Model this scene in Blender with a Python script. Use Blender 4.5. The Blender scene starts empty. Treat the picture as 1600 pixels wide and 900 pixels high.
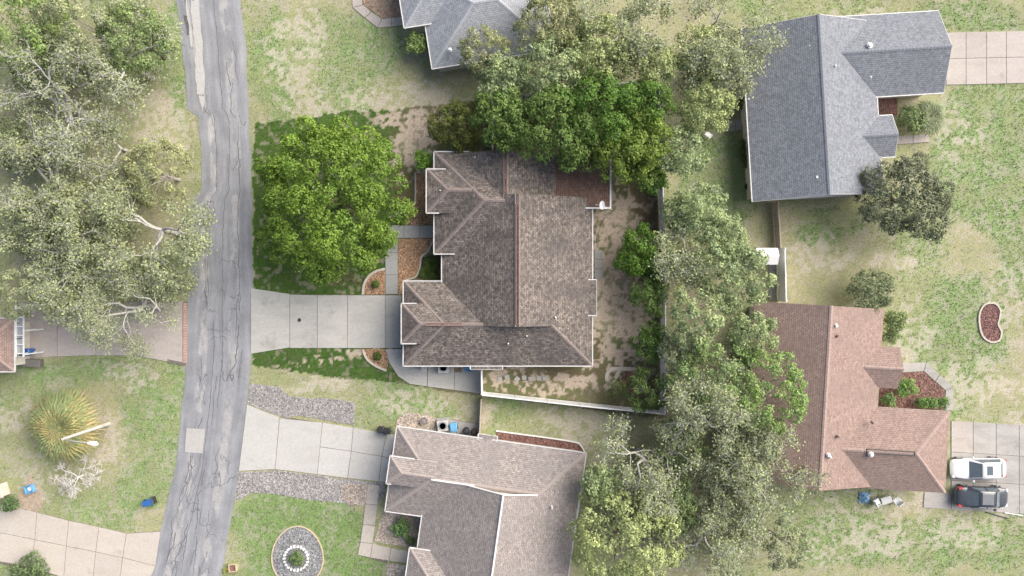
import bpy, math
import numpy as np
from mathutils import Vector
S = bpy.context.scene
C = S.collection
PI = math.pi
rad = math.radians
# ------------------------------------------------------------------ camera, sky, sun, exposure
HC = 60.0                     # drone height in metres
PX = 18.0                     # photograph pixels per metre on the ground
cam = bpy.data.cameras.new('camera'); cam_o = bpy.data.objects.new('camera', cam); C.objects.link(cam_o)
cam_o.location = (0, 0, HC); cam_o.rotation_euler = (0, 0, 0)
cam.sensor_width = 36; cam.lens = 36 * HC / (1600 / PX); cam.clip_end = 3000; cam.clip_start = 0.5
S.camera = cam_o
SUN_EL, SUN_AZ = 38, 58       # azimuth from +Y towards +X
w = bpy.data.worlds.new('World'); S.world = w; w.use_nodes = True
nt = w.node_tree
sky = nt.nodes.new('ShaderNodeTexSky'); sky.sky_type = 'NISHITA'; sky.sun_disc = False
sky.sun_elevation = rad(SUN_EL); sky.sun_rotation = rad(SUN_AZ); sky.air_density = 0.7; sky.dust_density = 4.0; sky.ozone_density = 0.6
bg = nt.nodes['Background']; bg.inputs['Strength'].default_value = 0.052
nt.links.new(sky.outputs[0], bg.inputs['Color'])
sun = bpy.data.lights.new('sun', 'SUN'); sun.energy = 1.5; sun.angle = rad(65); sun.color = (1.0, 0.96, 0.9)
sun_o = bpy.data.objects.new('sun', sun); C.objects.link(sun_o)
sd = Vector((math.sin(rad(SUN_AZ)) * math.cos(rad(SUN_EL)), math.cos(rad(SUN_AZ)) * math.cos(rad(SUN_EL)), math.sin(rad(SUN_EL))))
sun_o.rotation_euler = sd.to_track_quat('Z', 'Y').to_euler(); sun_o.location = sd * 200
vs = S.view_settings; vs.view_transform = 'Standard'; vs.look = 'None'; vs.exposure = 1.86; vs.gamma = 1.0; vs.use_curve_mapping = False
S.cycles.max_bounces = 5; S.cycles.diffuse_bounces = 3; S.cycles.transparent_max_bounces = 4

# ------------------------------------------------------------------ helpers
def W(px, py, z=0.0):
    k = (HC - z) / HC
    return np.array([(px - 800) / PX * k, (450 - py) / PX * k, z])
def WL(pts, z=0.0): return [W(x, y, z) for x, y in pts]
def root_loc(o):
    v = Vector((0, 0, 0))
    while o: v += o.location; o = o.parent
    return np.array(v)
def tag(o, label=None, cat=None, group=None, kind=None):
    if label: o['label'] = label
    if cat: o['category'] = cat
    if group: o['group'] = group
    if kind: o['kind'] = kind
    return o
def thing(name, loc, label, cat, group=None, rz=0):
    o = bpy.data.objects.new(name, None); C.objects.link(o); o.empty_display_size = .2
    o.location = loc; o.rotation_euler = (0, 0, rz)
    return tag(o, label, cat, group)
def mk(name, V, F, mat, parent=None, base=None, uv=None, col=None, smooth=False, local=False):
    V = np.asarray(V, dtype=np.float64).reshape(-1, 3)
    if base is not None: V = V - np.asarray(base)
    elif parent is not None and not local: V = V - root_loc(parent)
    me = bpy.data.meshes.new(name)
    if isinstance(F, np.ndarray):
        n, k = F.shape
        me.vertices.add(len(V)); me.vertices.foreach_set('co', V.ravel())
        me.loops.add(n * k); me.loops.foreach_set('vertex_index', F.ravel().astype(np.int32))
        me.polygons.add(n); me.polygons.foreach_set('loop_start', np.arange(0, n * k, k, dtype=np.int32))
        me.polygons.foreach_set('loop_total', np.full(n, k, dtype=np.int32))
        me.update(calc_edges=True); me.validate()
    else:
        me.from_pydata([tuple(v) for v in V], [], [tuple(f) for f in F]); me.update()
    if uv is not None:
        l = me.uv_layers.new(name='UVMap'); l.data.foreach_set('uv', np.asarray(uv, dtype=np.float32).ravel())
    if col is not None:
        a = me.color_attributes.new('Col', 'FLOAT_COLOR', 'POINT')
        cc = np.ones((len(V), 4), dtype=np.float32); cc[:, :3] = col; a.data.foreach_set('color', cc.ravel())
    if smooth: me.polygons.foreach_set('use_smooth', np.ones(len(me.polygons), dtype=bool))
    me.materials.append(mat)
    o = bpy.data.objects.new(name, me); C.objects.link(o)
    if parent is not None: o.parent = parent
    if base is not None: o.location = base
    return o
def copy_thing(o, loc, rz=0, label=None):
    c = o.copy(); C.objects.link(c); c.location = loc; c.rotation_euler = (0, 0, rz)
    if label: c['label'] = label
    for ch in o.children:
        d = ch.copy(); C.objects.link(d); d.parent = c
        for g in ch.children:
            e = g.copy(); C.objects.link(e); e.parent = d
    return c
class MB:
    def __init__(s): s.v = []; s.f = []
    def add(s, V, F):
        n = len(s.v); s.v += [tuple(p) for p in V]; s.f += [tuple(i + n for i in f) for f in F]; return s
    def box(s, c, d, rz=0, taper=1.0):
        x, y, z = [k / 2 for k in d]; ca, sa = math.cos(rz), math.sin(rz)
        P = []
        for k, t in ((-1, 1), (1, taper)):
            for a, b in ((-1, -1), (1, -1), (1, 1), (-1, 1)):
                X, Y = a * x * t, b * y * t
                P.append((c[0] + X * ca - Y * sa, c[1] + X * sa + Y * ca, c[2] + k * z))
        return s.add(P, [(3, 2, 1, 0), (4, 5, 6, 7), (0, 1, 5, 4), (1, 2, 6, 5), (2, 3, 7, 6), (3, 0, 4, 7)])
    def prism(s, poly, z0, z1):
        n = len(poly)
        P = [(p[0], p[1], z0) for p in poly] + [(p[0], p[1], z1) for p in poly]
        a = sum(poly[i][0] * poly[(i + 1) % n][1] - poly[(i + 1) % n][0] * poly[i][1] for i in range(n))
        F = [tuple(range(n))[::-1], tuple(range(n, 2 * n))] + [(i, (i + 1) % n, (i + 1) % n + n, i + n) for i in range(n)]
        if a < 0: F = [f[::-1] for f in F]
        return s.add(P, F)
    def tube(s, p0, p1, r0, r1=None, n=8, cap=True):
        if r1 is None: r1 = r0
        p0 = Vector(p0); p1 = Vector(p1); d = (p1 - p0).normalized()
        u = d.orthogonal().normalized(); v = d.cross(u)
        P = []
        for p, r in ((p0, r0), (p1, r1)):
            for i in range(n):
                a = 2 * PI * i / n; P.append(tuple(p + (u * math.cos(a) + v * math.sin(a)) * r))
        F = [(i, (i + 1) % n, (i + 1) % n + n, i + n) for i in range(n)]
        if cap: F += [tuple(range(n))[::-1], tuple(range(n, 2 * n))]
        return s.add(P, F)
    def path(s, pts, wd, z0, z1, closed=False):
        """flat-topped kerb of width wd following pts"""
        P = np.array([p[:2] for p in pts]); n = len(P)
        if closed: T = np.roll(P, -1, 0) - np.roll(P, 1, 0)
        else: T = np.gradient(P, axis=0)
        T /= np.linalg.norm(T, axis=1)[:, None] + 1e-9
        N = np.stack([-T[:, 1], T[:, 0]], 1) * wd / 2
        V = []
        for i in range(n):
            l = P[i] + N[i]; r = P[i] - N[i]
            V += [(l[0], l[1], z0), (l[0], l[1], z1), (r[0], r[1], z1), (r[0], r[1], z0)]
        F = []
        for i in range(n if closed else n - 1):
            a = 4 * i; b = 4 * ((i + 1) % n)
            for k in range(3): F.append((a + k, a + k + 1, b + k + 1, b + k))
        if not closed: F += [(0, 3, 2, 1), (4 * n - 4, 4 * n - 3, 4 * n - 2, 4 * n - 1)]
        return s.add(V, F)
    def lathe(s, c, prof, n=16):
        P = []
        for r, z in prof:
            for i in range(n):
                a = 2 * PI * i / n; P.append((c[0] + r * math.cos(a), c[1] + r * math.sin(a), c[2] + z))
        F = []
        for j in range(len(prof) - 1):
            for i in range(n): F.append((j * n + i, j * n + (i + 1) % n, (j + 1) * n + (i + 1) % n, (j + 1) * n + i))
        F += [tuple(range(n))[::-1], tuple(range((len(prof) - 1) * n, len(prof) * n))]
        return s.add(P, F)
    def build(s, name, mat, parent=None, **k): return mk(name, s.v, s.f, mat, parent, **k)
def catmull(pts, n=8, closed=False):
    P = [np.array(p, float) for p in pts]; out = []
    m = len(P)
    for i in range(m if closed else m - 1):
        if closed: a, b, c, d = P[(i - 1) % m], P[i], P[(i + 1) % m], P[(i + 2) % m]
        else: a, b, c, d = P[max(i - 1, 0)], P[i], P[i + 1], P[min(i + 2, m - 1)]
        for t in np.linspace(0, 1, n, endpoint=False):
            out.append(.5 * (2 * b + (c - a) * t + (2 * a - 5 * b + 4 * c - d) * t * t + (3 * b - a - 3 * c + d) * t ** 3))
    if not closed: out.append(P[-1])
    return out
def fbm(X, Y, scale, octv=4, seed=0, gain=.55):
    out = np.zeros_like(X); amp = 1; tot = 0
    for o in range(octv):
        r = np.random.default_rng(seed * 97 + o); G = r.random((256, 256)); s = scale / 2 ** o
        x = X / s + 37.3 * o; y = Y / s + 11.7 * o
        xi = np.floor(x).astype(int); yi = np.floor(y).astype(int); fx = x - xi; fy = y - yi
        fx = fx * fx * (3 - 2 * fx); fy = fy * fy * (3 - 2 * fy)
        g = lambda a, b: G[a % 256, b % 256]
        out += amp * ((g(xi, yi) * (1 - fx) + g(xi + 1, yi) * fx) * (1 - fy) + (g(xi, yi + 1) * (1 - fx) + g(xi + 1, yi + 1) * fx) * fy)
        tot += amp; amp *= gain
    return out / tot
def sstep(a, b, x):
    t = np.clip((x - a) / (b - a), 0, 1); return t * t * (3 - 2 * t)
def inpoly(X, Y, poly):
    r = np.zeros(X.shape, bool); n = len(poly)
    for i in range(n):
        x1, y1 = poly[i][:2]; x2, y2 = poly[(i + 1) % n][:2]
        if y1 == y2: continue
        c = ((y1 > Y) != (y2 > Y)) & (X < (x2 - x1) * (Y - y1) / (y2 - y1) + x1); r ^= c
    return r

# ------------------------------------------------------------------ materials
MATS = {}
def new_mat(name):
    m = bpy.data.materials.new(name); m.use_nodes = True; MATS[name] = m
    n = m.node_tree.nodes; return m, n, m.node_tree.links, n['Principled BSDF']
def N(n, t, **k):
    x = n.new(t)
    for a, b in k.items(): setattr(x, a, b)
    return x
def noise(n, l, vec, scale, detail=4, rough=.6):
    t = N(n, 'ShaderNodeTexNoise'); t.inputs['Scale'].default_value = scale; t.inputs['Detail'].default_value = detail; t.inputs['Roughness'].default_value = rough
    l.new(vec, t.inputs['Vector']); return t
def ramp(n, l, fac, stops):
    r = N(n, 'ShaderNodeValToRGB'); e = r.color_ramp.elements
    while len(e) < len(stops): e.new(.5)
    for i, (p, c) in enumerate(stops): e[i].position = p; e[i].color = (*(c if isinstance(c, (tuple, list)) else (c, c, c)), 1)
    l.new(fac, r.inputs[0]); return r.outputs[0]
def mixc(n, l, mode, fac, a, b):
    m = N(n, 'ShaderNodeMix', data_type='RGBA', blend_type=mode)
    for sock, v in ((m.inputs[0], fac), (m.inputs[6], a), (m.inputs[7], b)):
        if hasattr(v, 'links'): l.new(v, sock)
        elif isinstance(v, (int, float)): sock.default_value = v
        else: sock.default_value = (*v, 1)
    return m.outputs[2]
def bump(n, l, b, h, strength=.4, dist=.02):
    x = N(n, 'ShaderNodeBump'); x.inputs['Strength'].default_value = strength; x.inputs['Distance'].default_value = dist
    l.new(h, x.inputs['Height']); l.new(x.outputs[0], b.inputs['Normal'])
def plain(name, col, rough=.6, var=.15, scale=3.0, metal=0, bmp=0.0, coat=0):
    if name in MATS: return MATS[name]
    m, n, l, b = new_mat(name); pos = N(n, 'ShaderNodeNewGeometry').outputs['Position']
    t = noise(n, l, pos, scale); c = ramp(n, l, t.outputs['Fac'], [(.3, [x * (1 - var) for x in col]), (.7, [min(1, x * (1 + var)) for x in col])])
    l.new(c, b.inputs['Base Color']); b.inputs['Roughness'].default_value = rough; b.inputs['Metallic'].default_value = metal
    if coat: b.inputs['Coat Weight'].default_value = coat
    if bmp: bump(n, l, b, noise(n, l, pos, 30).outputs['Fac'], bmp)
    return m
def shingle(name, c1, c2, stain, st=.5, moss=None, ct=.3):
    m, n, l, b = new_mat(name); uv = N(n, 'ShaderNodeUVMap').outputs[0]; pos = N(n, 'ShaderNodeNewGeometry').outputs['Position']
    t = N(n, 'ShaderNodeTexBrick'); l.new(uv, t.inputs['Vector']); t.inputs['Scale'].default_value = 1
    t.inputs['Brick Width'].default_value = .26; t.inputs['Row Height'].default_value = .16; t.inputs['Mortar Size'].default_value = .014
    t.inputs['Color1'].default_value = (*c1, 1); t.inputs['Color2'].default_value = (*c2, 1); t.inputs['Mortar'].default_value = (*[x * .55 for x in c1], 1); t.inputs['Bias'].default_value = -.1
    t2 = N(n, 'ShaderNodeTexVoronoi'); t2.inputs['Scale'].default_value = 1
    mp = N(n, 'ShaderNodeMapping'); mp.inputs['Scale'].default_value = (5.5, 6.2, 1); l.new(uv, mp.inputs[0]); l.new(mp.outputs[0], t2.inputs['Vector'])
    bw = N(n, 'ShaderNodeRGBToBW'); l.new(t2.outputs['Color'], bw.inputs[0])
    c = mixc(n, l, 'MULTIPLY', 1.0, t.outputs['Color'], ramp(n, l, bw.outputs[0], [(.15, 1 - ct), (.85, 1 + ct * 1.1)]))
    # streaky weathering that runs down the slope, and broad blotches
    mp2 = N(n, 'ShaderNodeMapping'); mp2.inputs['Scale'].default_value = (1.2, .22, 1); l.new(uv, mp2.inputs[0])
    s1 = noise(n, l, mp2.outputs[0], 1.0, 5); s2 = noise(n, l, pos, .45, 4)
    f = mixc(n, l, 'MIX', .55, s1.outputs['Fac'], s2.outputs['Fac'])
    c = mixc(n, l, 'MIX', ramp(n, l, f, [(.38, st), (.62, 0.0)]), c, stain)
    if moss:
        s3 = noise(n, l, pos, .8, 6); c = mixc(n, l, 'MIX', ramp(n, l, s3.outputs['Fac'], [(.52, 0.0), (.7, .6)]), c, moss)
    l.new(c, b.inputs['Base Color']); b.inputs['Roughness'].default_value = .95; b.inputs['Specular IOR Level'].default_value = .2
    bump(n, l, b, t.outputs['Fac'], -.5, .012)
    return m
def concrete(name, col, stain, st=.5):
    m, n, l, b = new_mat(name); pos = N(n, 'ShaderNodeNewGeometry').outputs['Position']; oi = N(n, 'ShaderNodeObjectInfo')
    mp = N(n, 'ShaderNodeMapping'); mp.inputs['Scale'].default_value = (.35, 1.1, 1); l.new(pos, mp.inputs[0])
    a = noise(n, l, mp.outputs[0], .9, 6, .65); bb = noise(n, l, pos, 6, 4)
    c = mixc(n, l, 'MIX', ramp(n, l, a.outputs['Fac'], [(.42, 0.0), (.72, st)]), col, stain)
    c = mixc(n, l, 'MULTIPLY', 1.0, c, ramp(n, l, bb.outputs['Fac'], [(.3, .9), (.7, 1.07)]))
    c = mixc(n, l, 'MULTIPLY', 1.0, c, ramp(n, l, oi.outputs['Random'], [(0.0, .93), (1.0, 1.05)]))
    gr = noise(n, l, pos, .55, 7, .7); c = mixc(n, l, 'MIX', ramp(n, l, gr.outputs['Fac'], [(.58, 0.0), (.74, .55)]), c, [x * .5 for x in stain])
    l.new(c, b.inputs['Base Color']); b.inputs['Roughness'].default_value = .9; bump(n, l, b, noise(n, l, pos, 25).outputs['Fac'], .15)
    return m
def gravel(name, stops, scale=9):
    m, n, l, b = new_mat(name); pos = N(n, 'ShaderNodeNewGeometry').outputs['Position']
    v = N(n, 'ShaderNodeTexVoronoi'); v.inputs['Scale'].default_value = scale; l.new(pos, v.inputs['Vector'])
    bw = N(n, 'ShaderNodeRGBToBW'); l.new(v.outputs['Color'], bw.inputs[0])
    c = ramp(n, l, bw.outputs[0], stops)
    c = mixc(n, l, 'MULTIPLY', 1.0, c, ramp(n, l, noise(n, l, pos, 1.1, 5).outputs['Fac'], [(.3, .78), (.7, 1.15)]))
    l.new(c, b.inputs['Base Color']); b.inputs['Roughness'].default_value = .95; bump(n, l, b, v.outputs['Distance'], .8, .03)
    return m
def attr_mat(name, leaf=0.0, fine=True, rough=.9):
    m, n, l, b = new_mat(name); a = N(n, 'ShaderNodeVertexColor', layer_name='Col'); c = a.outputs['Color']
    b.inputs['Roughness'].default_value = rough; b.inputs['Specular IOR Level'].default_value = .25
    if fine:
        pos = N(n, 'ShaderNodeNewGeometry').outputs['Position']
        t = noise(n, l, pos, 7, 5, .75); c = mixc(n, l, 'MULTIPLY', 1.0, c, ramp(n, l, t.outputs['Fac'], [(.28, .62), (.72, 1.38)]))
        bump(n, l, b, t.outputs['Fac'], .6, .06)
    l.new(c, b.inputs['Base Color'])
    if leaf:
        tr = N(n, 'ShaderNodeBsdfTranslucent'); l.new(c, tr.inputs['Color']); mx = N(n, 'ShaderNodeMixShader'); mx.inputs[0].default_value = leaf
        l.new(b.outputs[0], mx.inputs[1]); l.new(tr.outputs[0], mx.inputs[2]); l.new(mx.outputs[0], n['Material Output'].inputs[0])
    return m
M_ground = attr_mat('ground_cover')
M_leaf = attr_mat('leaves', leaf=.2, fine=False, rough=.55)
M_chip = attr_mat('loose_pieces', fine=False)
M_bark = plain('bark_grey', (.36, .33, .29), .9, .3, 6)
M_bark_pale = plain('bark_pale', (.44, .425, .385), .9, .25, 6)
M_bark_dark = plain('bark_brown', (.13, .10, .075), .9, .3, 6)
M_white = plain('white_paint', (.78, .78, .76), .5, .04)
M_gutter = plain('weathered_gutter', (.6, .59, .57), .6, .15, 2)
M_vinyl = plain('white_vinyl', (.8, .8, .79), .4, .03)
M_offwhite = plain('cream_stucco', (.62, .58, .5), .9, .08, bmp=.2)
M_glass = plain('window_glass', (.05, .06, .07), .08, .1)
M_soffit = plain('soffit_white', (.7, .7, .68), .7, .05)
M_door = plain('painted_door', (.6, .58, .54), .5, .05)
M_dark = plain('black_plastic', (.03, .03, .033), .5, .2)
M_blue = plain('blue_plastic', (.035, .13, .36), .45, .15)
M_blue_light = plain('light_blue_plastic', (.12, .34, .56), .45, .15)
M_grey_metal = plain('grey_metal', (.42, .43, .43), .45, .1, metal=.3)
M_joint = plain('joint_dirt', (.16, .14, .115), .95, .25)
M_conc = concrete('driveway_concrete', (.44, .43, .39), (.33, .325, .305), .75)
M_conc_dark = concrete('dark_concrete', (.33, .33, .315), (.26, .26, .245), .6)  # darker concrete: garage slab, front walk, steps and small pads
M_conc_pale = concrete('pale_concrete', (.48, .47, .44), (.41, .40, .37), .5)
M_conc_tan = concrete('tan_concrete', (.48, .435, .38), (.43, .375, .315), .6)
M_conc_old = concrete('old_concrete', (.39, .37, .345), (.26, .245, .225), .8)
M_conc_pink = concrete('pinkish_concrete', (.45, .405, .37), (.36, .315, .28), .7)
M_edging = plain('edging_concrete', (.5, .45, .385), .9, .12, bmp=.2)
M_brick = plain('pink_brick', (.47, .3, .24), .9, .2, 5)
M_gravel = gravel('grey_gravel', [(.1, (.17, .16, .155)), (.5, (.31, .295, .285)), (.9, (.52, .50, .48))])
M_gravel_dark = gravel('blue_grey_gravel', [(.1, (.12, .12, .125)), (.5, (.24, .24, .25)), (.9, (.44, .44, .45))])
M_rock = gravel('tan_river_rock', [(.1, (.24, .19, .15)), (.5, (.45, .38, .32)), (.9, (.66, .6, .53))], 8)
M_mulch = gravel('tan_mulch', [(.1, (.17, .10, .055)), (.5, (.38, .25, .155)), (.9, (.58, .43, .29))], 10)
M_mulch_red = gravel('red_mulch', [(.1, (.10, .05, .045)), (.5, (.22, .115, .10)), (.9, (.36, .21, .18))], 10)
M_roof_main = shingle('main_shingle', (.156, .134, .118), (.3, .252, .212), (.088, .08, .078), st=.7, ct=.38)
M_cap_main = plain('main_ridge_cap', (.225, .185, .165), .95, .25, 5)
M_vent_red = plain('red_ridge_vent', (.24, .14, .115), .9, .2, 6)
M_roof_porch = shingle('porch_shingle', (.165, .105, .08), (.215, .138, .105), (.1, .075, .063), st=.5, ct=.18)
M_roof_tan = shingle('tan_shingle', (.285, .25, .23), (.38, .335, .308), (.225, .207, .2), st=.5, ct=.2)  # neighbour roofs, tan to red-brown: base colours lifted to paint in a milky haze
M_cap_tan = plain('tan_ridge_cap', (.33, .285, .26), .95, .12, 5)
M_roof_blue = shingle('pale_blue_grey_shingle', (.33, .345, .365), (.39, .405, .425), (.28, .295, .32), st=.3, ct=.16)
M_cap_blue = plain('pale_ridge_cap', (.36, .375, .4), .95, .1, 5)
M_roof_slate = shingle('slate_grey_shingle', (.215, .228, .25), (.255, .27, .293), (.19, .202, .222), st=.3, ct=.2)
M_cap_slate = plain('slate_ridge_cap', (.2, .215, .24), .95, .15, 5)
M_roof_brown = shingle('red_brown_shingle', (.29, .208, .176), (.355, .262, .225), (.22, .165, .145), st=.5, ct=.16)
M_cap_brown = plain('brown_ridge_cap', (.33, .245, .215), .95, .2, 5)

# ------------------------------------------------------------------ layout outlines in photograph pixels (ground level)
LOT = [(397, 192), (1026, 128), (1040, 655), (395, 572)]
ROAD_L = [(-400, 190), (-200, 235), (0, 274), (93, 287), (170, 293), (182, 311), (240, 315), (298, 316), (312, 300), (350, 296), (465, 294), (580, 290), (650, 284), (733, 274), (800, 258), (900, 236), (1000, 210), (1200, 150)]
ROAD_R = [(-400, 295), (-200, 338), (0, 375), (70, 383), (133, 388), (187, 390), (290, 392), (450, 394), (575, 391), (633, 386), (733, 373), (790, 366), (900, 345), (1000, 322), (1200, 265)]
DRIVE = [(392, 450), (455, 460), (628, 461), (628, 544), (602, 545), (450, 544), (392, 553)]
PATIO = [(602, 545), (640, 545), (640, 571), (754, 571), (754, 616), (690, 607), (640, 600), (622, 588), (608, 566)]
S_DRIVE = [(386, 632), (440, 653), (458, 652), (617, 679), (603, 753), (500, 742), (430, 733), (373, 736)]
SW_DRIVE = [(-60, 770), (30, 793), (105, 812), (198, 833), (251, 830), (236, 902), (100, 902), (-60, 868)]
E_DRIVE = [(1478, 50), (1700, 40), (1700, 123), (1480, 133)]
SE_DRIVE = [(1486, 657), (1640, 668), (1640, 808), (1444, 792), (1446, 768), (1486, 768)]
L_DRIVE = [(30, 474), (286, 470), (286, 566), (262, 566), (200, 553), (40, 560)]
GRAV_N = [(391, 598), (440, 606), (452, 618), (500, 622), (556, 629), (553, 664), (520, 658), (470, 650), (440, 651), (388, 631)]
GRAV_S = [(371, 738), (430, 735), (505, 745), (602, 756), (598, 778), (560, 790), (535, 786), (395, 770), (371, 783)]
S_BED = [(600, 797), (660, 808), (650, 857), (588, 845)]

# ------------------------------------------------------------------ the ground: one sheet with grass, sand and litter zones
XH, YH, ST = 54.0, 34.0, 0.125
gx = np.arange(-XH, XH + .01, ST); gy = np.arange(-YH, YH + .01, ST)
gx = np.concatenate([[-1500, -400, -120], gx, [120, 400, 1500]]); gy = np.concatenate([[-1500, -400, -120], gy, [120, 400, 1500]])
GX, GY = np.meshgrid(gx, gy)
PXX = GX * PX + 800; PYY = 450 - GY * PX
n1 = fbm(GX, GY, 5, 5, 1); n2 = fbm(GX, GY, 1.2, 4, 2); n3 = fbm(GX, GY, .34, 2, 3); n4 = fbm(GX, GY, 12, 3, 4)
uni = lambda a: 1 / (1 + np.exp(-1.75 * (a - a.mean()) / a.std()))
spk = uni(uni(n3) * .72 + uni(n2) * .28)
wx = PXX + (n1 - .5) * 60 + (n2 - .5) * 26; wy = PYY + (fbm(GX, GY, 5, 5, 9) - .5) * 60 + (fbm(GX, GY, 1.2, 4, 8) - .5) * 26
def blob(cx, cy, rx, ry): return 1 - sstep(.45, 1.15, np.hypot((wx - cx) / rx, (wy - cy) / ry))
sandw = np.full(GX.shape, .06); lush = np.full(GX.shape, .30); brown = np.zeros(GX.shape)
for c in [(470, 90, 55, 95, .62), (640, 155, 110, 40, .62), (560, 170, 170, 34, .45), (250, 165, 60, 40, .66), (255, 205, 50, 26, .6), (20, 640, 70, 35, .45), (170, 700, 48, 32, .62), (210, 592, 75, 20, .55), (60, 760, 40, 40, .55), (120, 690, 90, 70, .35), (1270, 400, 60, 44, .62), (1390, 412, 70, 18, .75), (1425, 520, 46, 70, .52), (1570, 470, 50, 80, .34), (1510, 600, 80, 50, .52), (1370, 850, 60, 34, .6), (1500, 840, 70, 30, .64), (1300, 860, 60, 40, .45), (1440, 800, 200, 90, .34), (480, 597, 70, 14, .7), (640, 630, 80, 20, .5), (740, 650, 60, 22, .55), (890, 665, 90, 22, .6), (940, 690, 30, 40, .6), (1500, 210, 60, 60, .36), (1590, 640, 30, 60, .5), (1350, 20, 60, 18, .4), (900, 660, 60, 40, .6)]:
    sandw = np.maximum(sandw, c[4] * blob(*c[:4]))
for c in [(470, 815, 130, 60, 1), (500, 880, 130, 50, 1), (230, 640, 60, 60, .75), (230, 760, 60, 50, .75), (120, 580, 130, 30, .7), (1530, 250, 95, 150, .95), (1590, 260, 70, 260, .9), (1500, 520, 90, 120, .7), (1300, 340, 60, 30, .8), (1420, 860, 260, 60, .6), (1520, 25, 120, 30, .8), (270, 60, 25, 110, .8), (430, 120, 40, 150, .55), (580, 60, 70, 70, .55), (640, 640, 100, 30, .6), (800, 645, 30, 26, .8), (1120, 280, 80, 90, .7), (1270, 360, 60, 30, .7), (1440, 640, 90, 40, .55), (278, 160, 14, 40, 1), (1300, 830, 120, 60, .45)]:
    lush = np.maximum(lush, c[4] * blob(*c[:4]))
clean = np.maximum(blob(470, 810, 125, 42), blob(500, 880, 135, 60)); sandw = sandw * (1 - clean)
for c in [(150, 170, 80, 50, .55), (60, 120, 120, 120, .25), (160, 320, 160, 120, .25), (1010, 60, 160, 90, .5), (1100, 640, 140, 200, .5), (1100, 450, 90, 90, .45), (1060, 830, 160, 90, .5), (850, 90, 120, 80, .5), (1330, 345, 50, 25, .35), (880, 700, 60, 30, .3)]:
    brown = np.maximum(brown, c[4] * blob(*c[:4]))
inl = inpoly(PXX + (n1 - .5) * 8 + (n3 - .5) * 7, PYY + (n1 - .5) * 10 + (n3 - .5) * 7, LOT)
ls = np.full(GX.shape, .02); ll = np.full(GX.shape, .75); lb = np.zeros(GX.shape)
for c in [(650, 215, 40, 60, .78), (640, 190, 70, 24, .6), (480, 565, 90, 9, .28), (590, 546, 60, 8, .5), (962, 350, 42, 100, .8), (960, 470, 44, 140, .85), (985, 500, 44, 70, .82), (930, 300, 60, 30, .7), (870, 605, 130, 22, .62), (960, 560, 60, 20, .66), (780, 600, 60, 30, .5), (545, 556, 60, 6, .5)]:
    ls = np.maximum(ls, c[4] * blob(*c[:4]))
for c in [(1010, 320, 34, 46, .75), (860, 190, 190, 60, .85), (1000, 440, 34, 50, .5), (1005, 500, 34, 60, .35), (935, 550, 24, 40, .5), (870, 585, 120, 16, .5), (990, 600, 60, 40, .5), (640, 290, 22, 60, .5), (650, 200, 60, 40, .25), (560, 440, 40, 12, .5)]:
    lb = np.maximum(lb, c[4] * blob(*c[:4]))
lawn = sstep(660, 600, PXX)
def lerp(a, b, t): return a + (b - a) * t[..., None]
col = lambda *c: np.array(c)
hazed_dry = col(.30, .285, .165); hazed_green = col(.20, .268, .11); sand_c = col(.52, .46, .385); litter = col(.24, .205, .15)  # yards outside the lot: a whitish haze is painted into these colours
base = lerp(lerp(np.broadcast_to(hazed_dry, GX.shape + (3,)), hazed_green, sstep(.35, .65, n1 * .5 + lush * .75)), col(.26, .275, .14), sstep(.45, .7, n2) * .6 * (1 - clean))
base = lerp(base, col(.15, .225, .075), clean * .75)
base = lerp(base, litter, np.clip(brown * 1.1 * sstep(.3, .6, n2 * .6 + n1 * .4), 0, 1))
base = lerp(base, sand_c, sstep(-.45, .38, sandw - spk) * .64)
lg = lerp(lerp(np.broadcast_to(col(.15, .135, .075), GX.shape + (3,)), col(.048, .1, .017), lawn), col(.1, .12, .045), sstep(.52, .75, n2) * .3)
lg = lerp(lg, col(.075, .125, .025), sstep(.4, .75, n1 * .5 + n3 * .5) * .5)
lg = lerp(lg, col(.12, .085, .052), np.clip(lb * 1.15 * sstep(.25, .55, n2 * .5 + n1 * .5), 0, 1))
lg = lerp(lg, col(.5, .41, .325), sstep(-.25, .25, ls - spk) * .9)
base = np.where(inl[..., None], lg, base) * (.86 + .28 * n4[..., None]) * (.8 + .4 * n3[..., None])
# a little real unevenness
paved = np.zeros(GX.shape, bool)
roadpoly = [(x, y) for y, x in ROAD_L] + [(x, y) for y, x in ROAD_R[::-1]]
for p in (roadpoly, DRIVE, PATIO, S_DRIVE, SW_DRIVE, E_DRIVE, SE_DRIVE, L_DRIVE, GRAV_N, GRAV_S): paved |= inpoly(PXX, PYY, p)
GZ = -(.03 * (1 - n2))
ny, nx = GX.shape
idx = np.arange(nx * ny).reshape(ny, nx)
F = np.stack([idx[:-1, :-1], idx[:-1, 1:], idx[1:, 1:], idx[1:, :-1]], -1).reshape(-1, 4)
o = mk('ground', np.stack([GX, GY, GZ], -1).reshape(-1, 3), F, M_ground, col=base.reshape(-1, 3), smooth=True)
tag(o, kind='structure')

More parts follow.
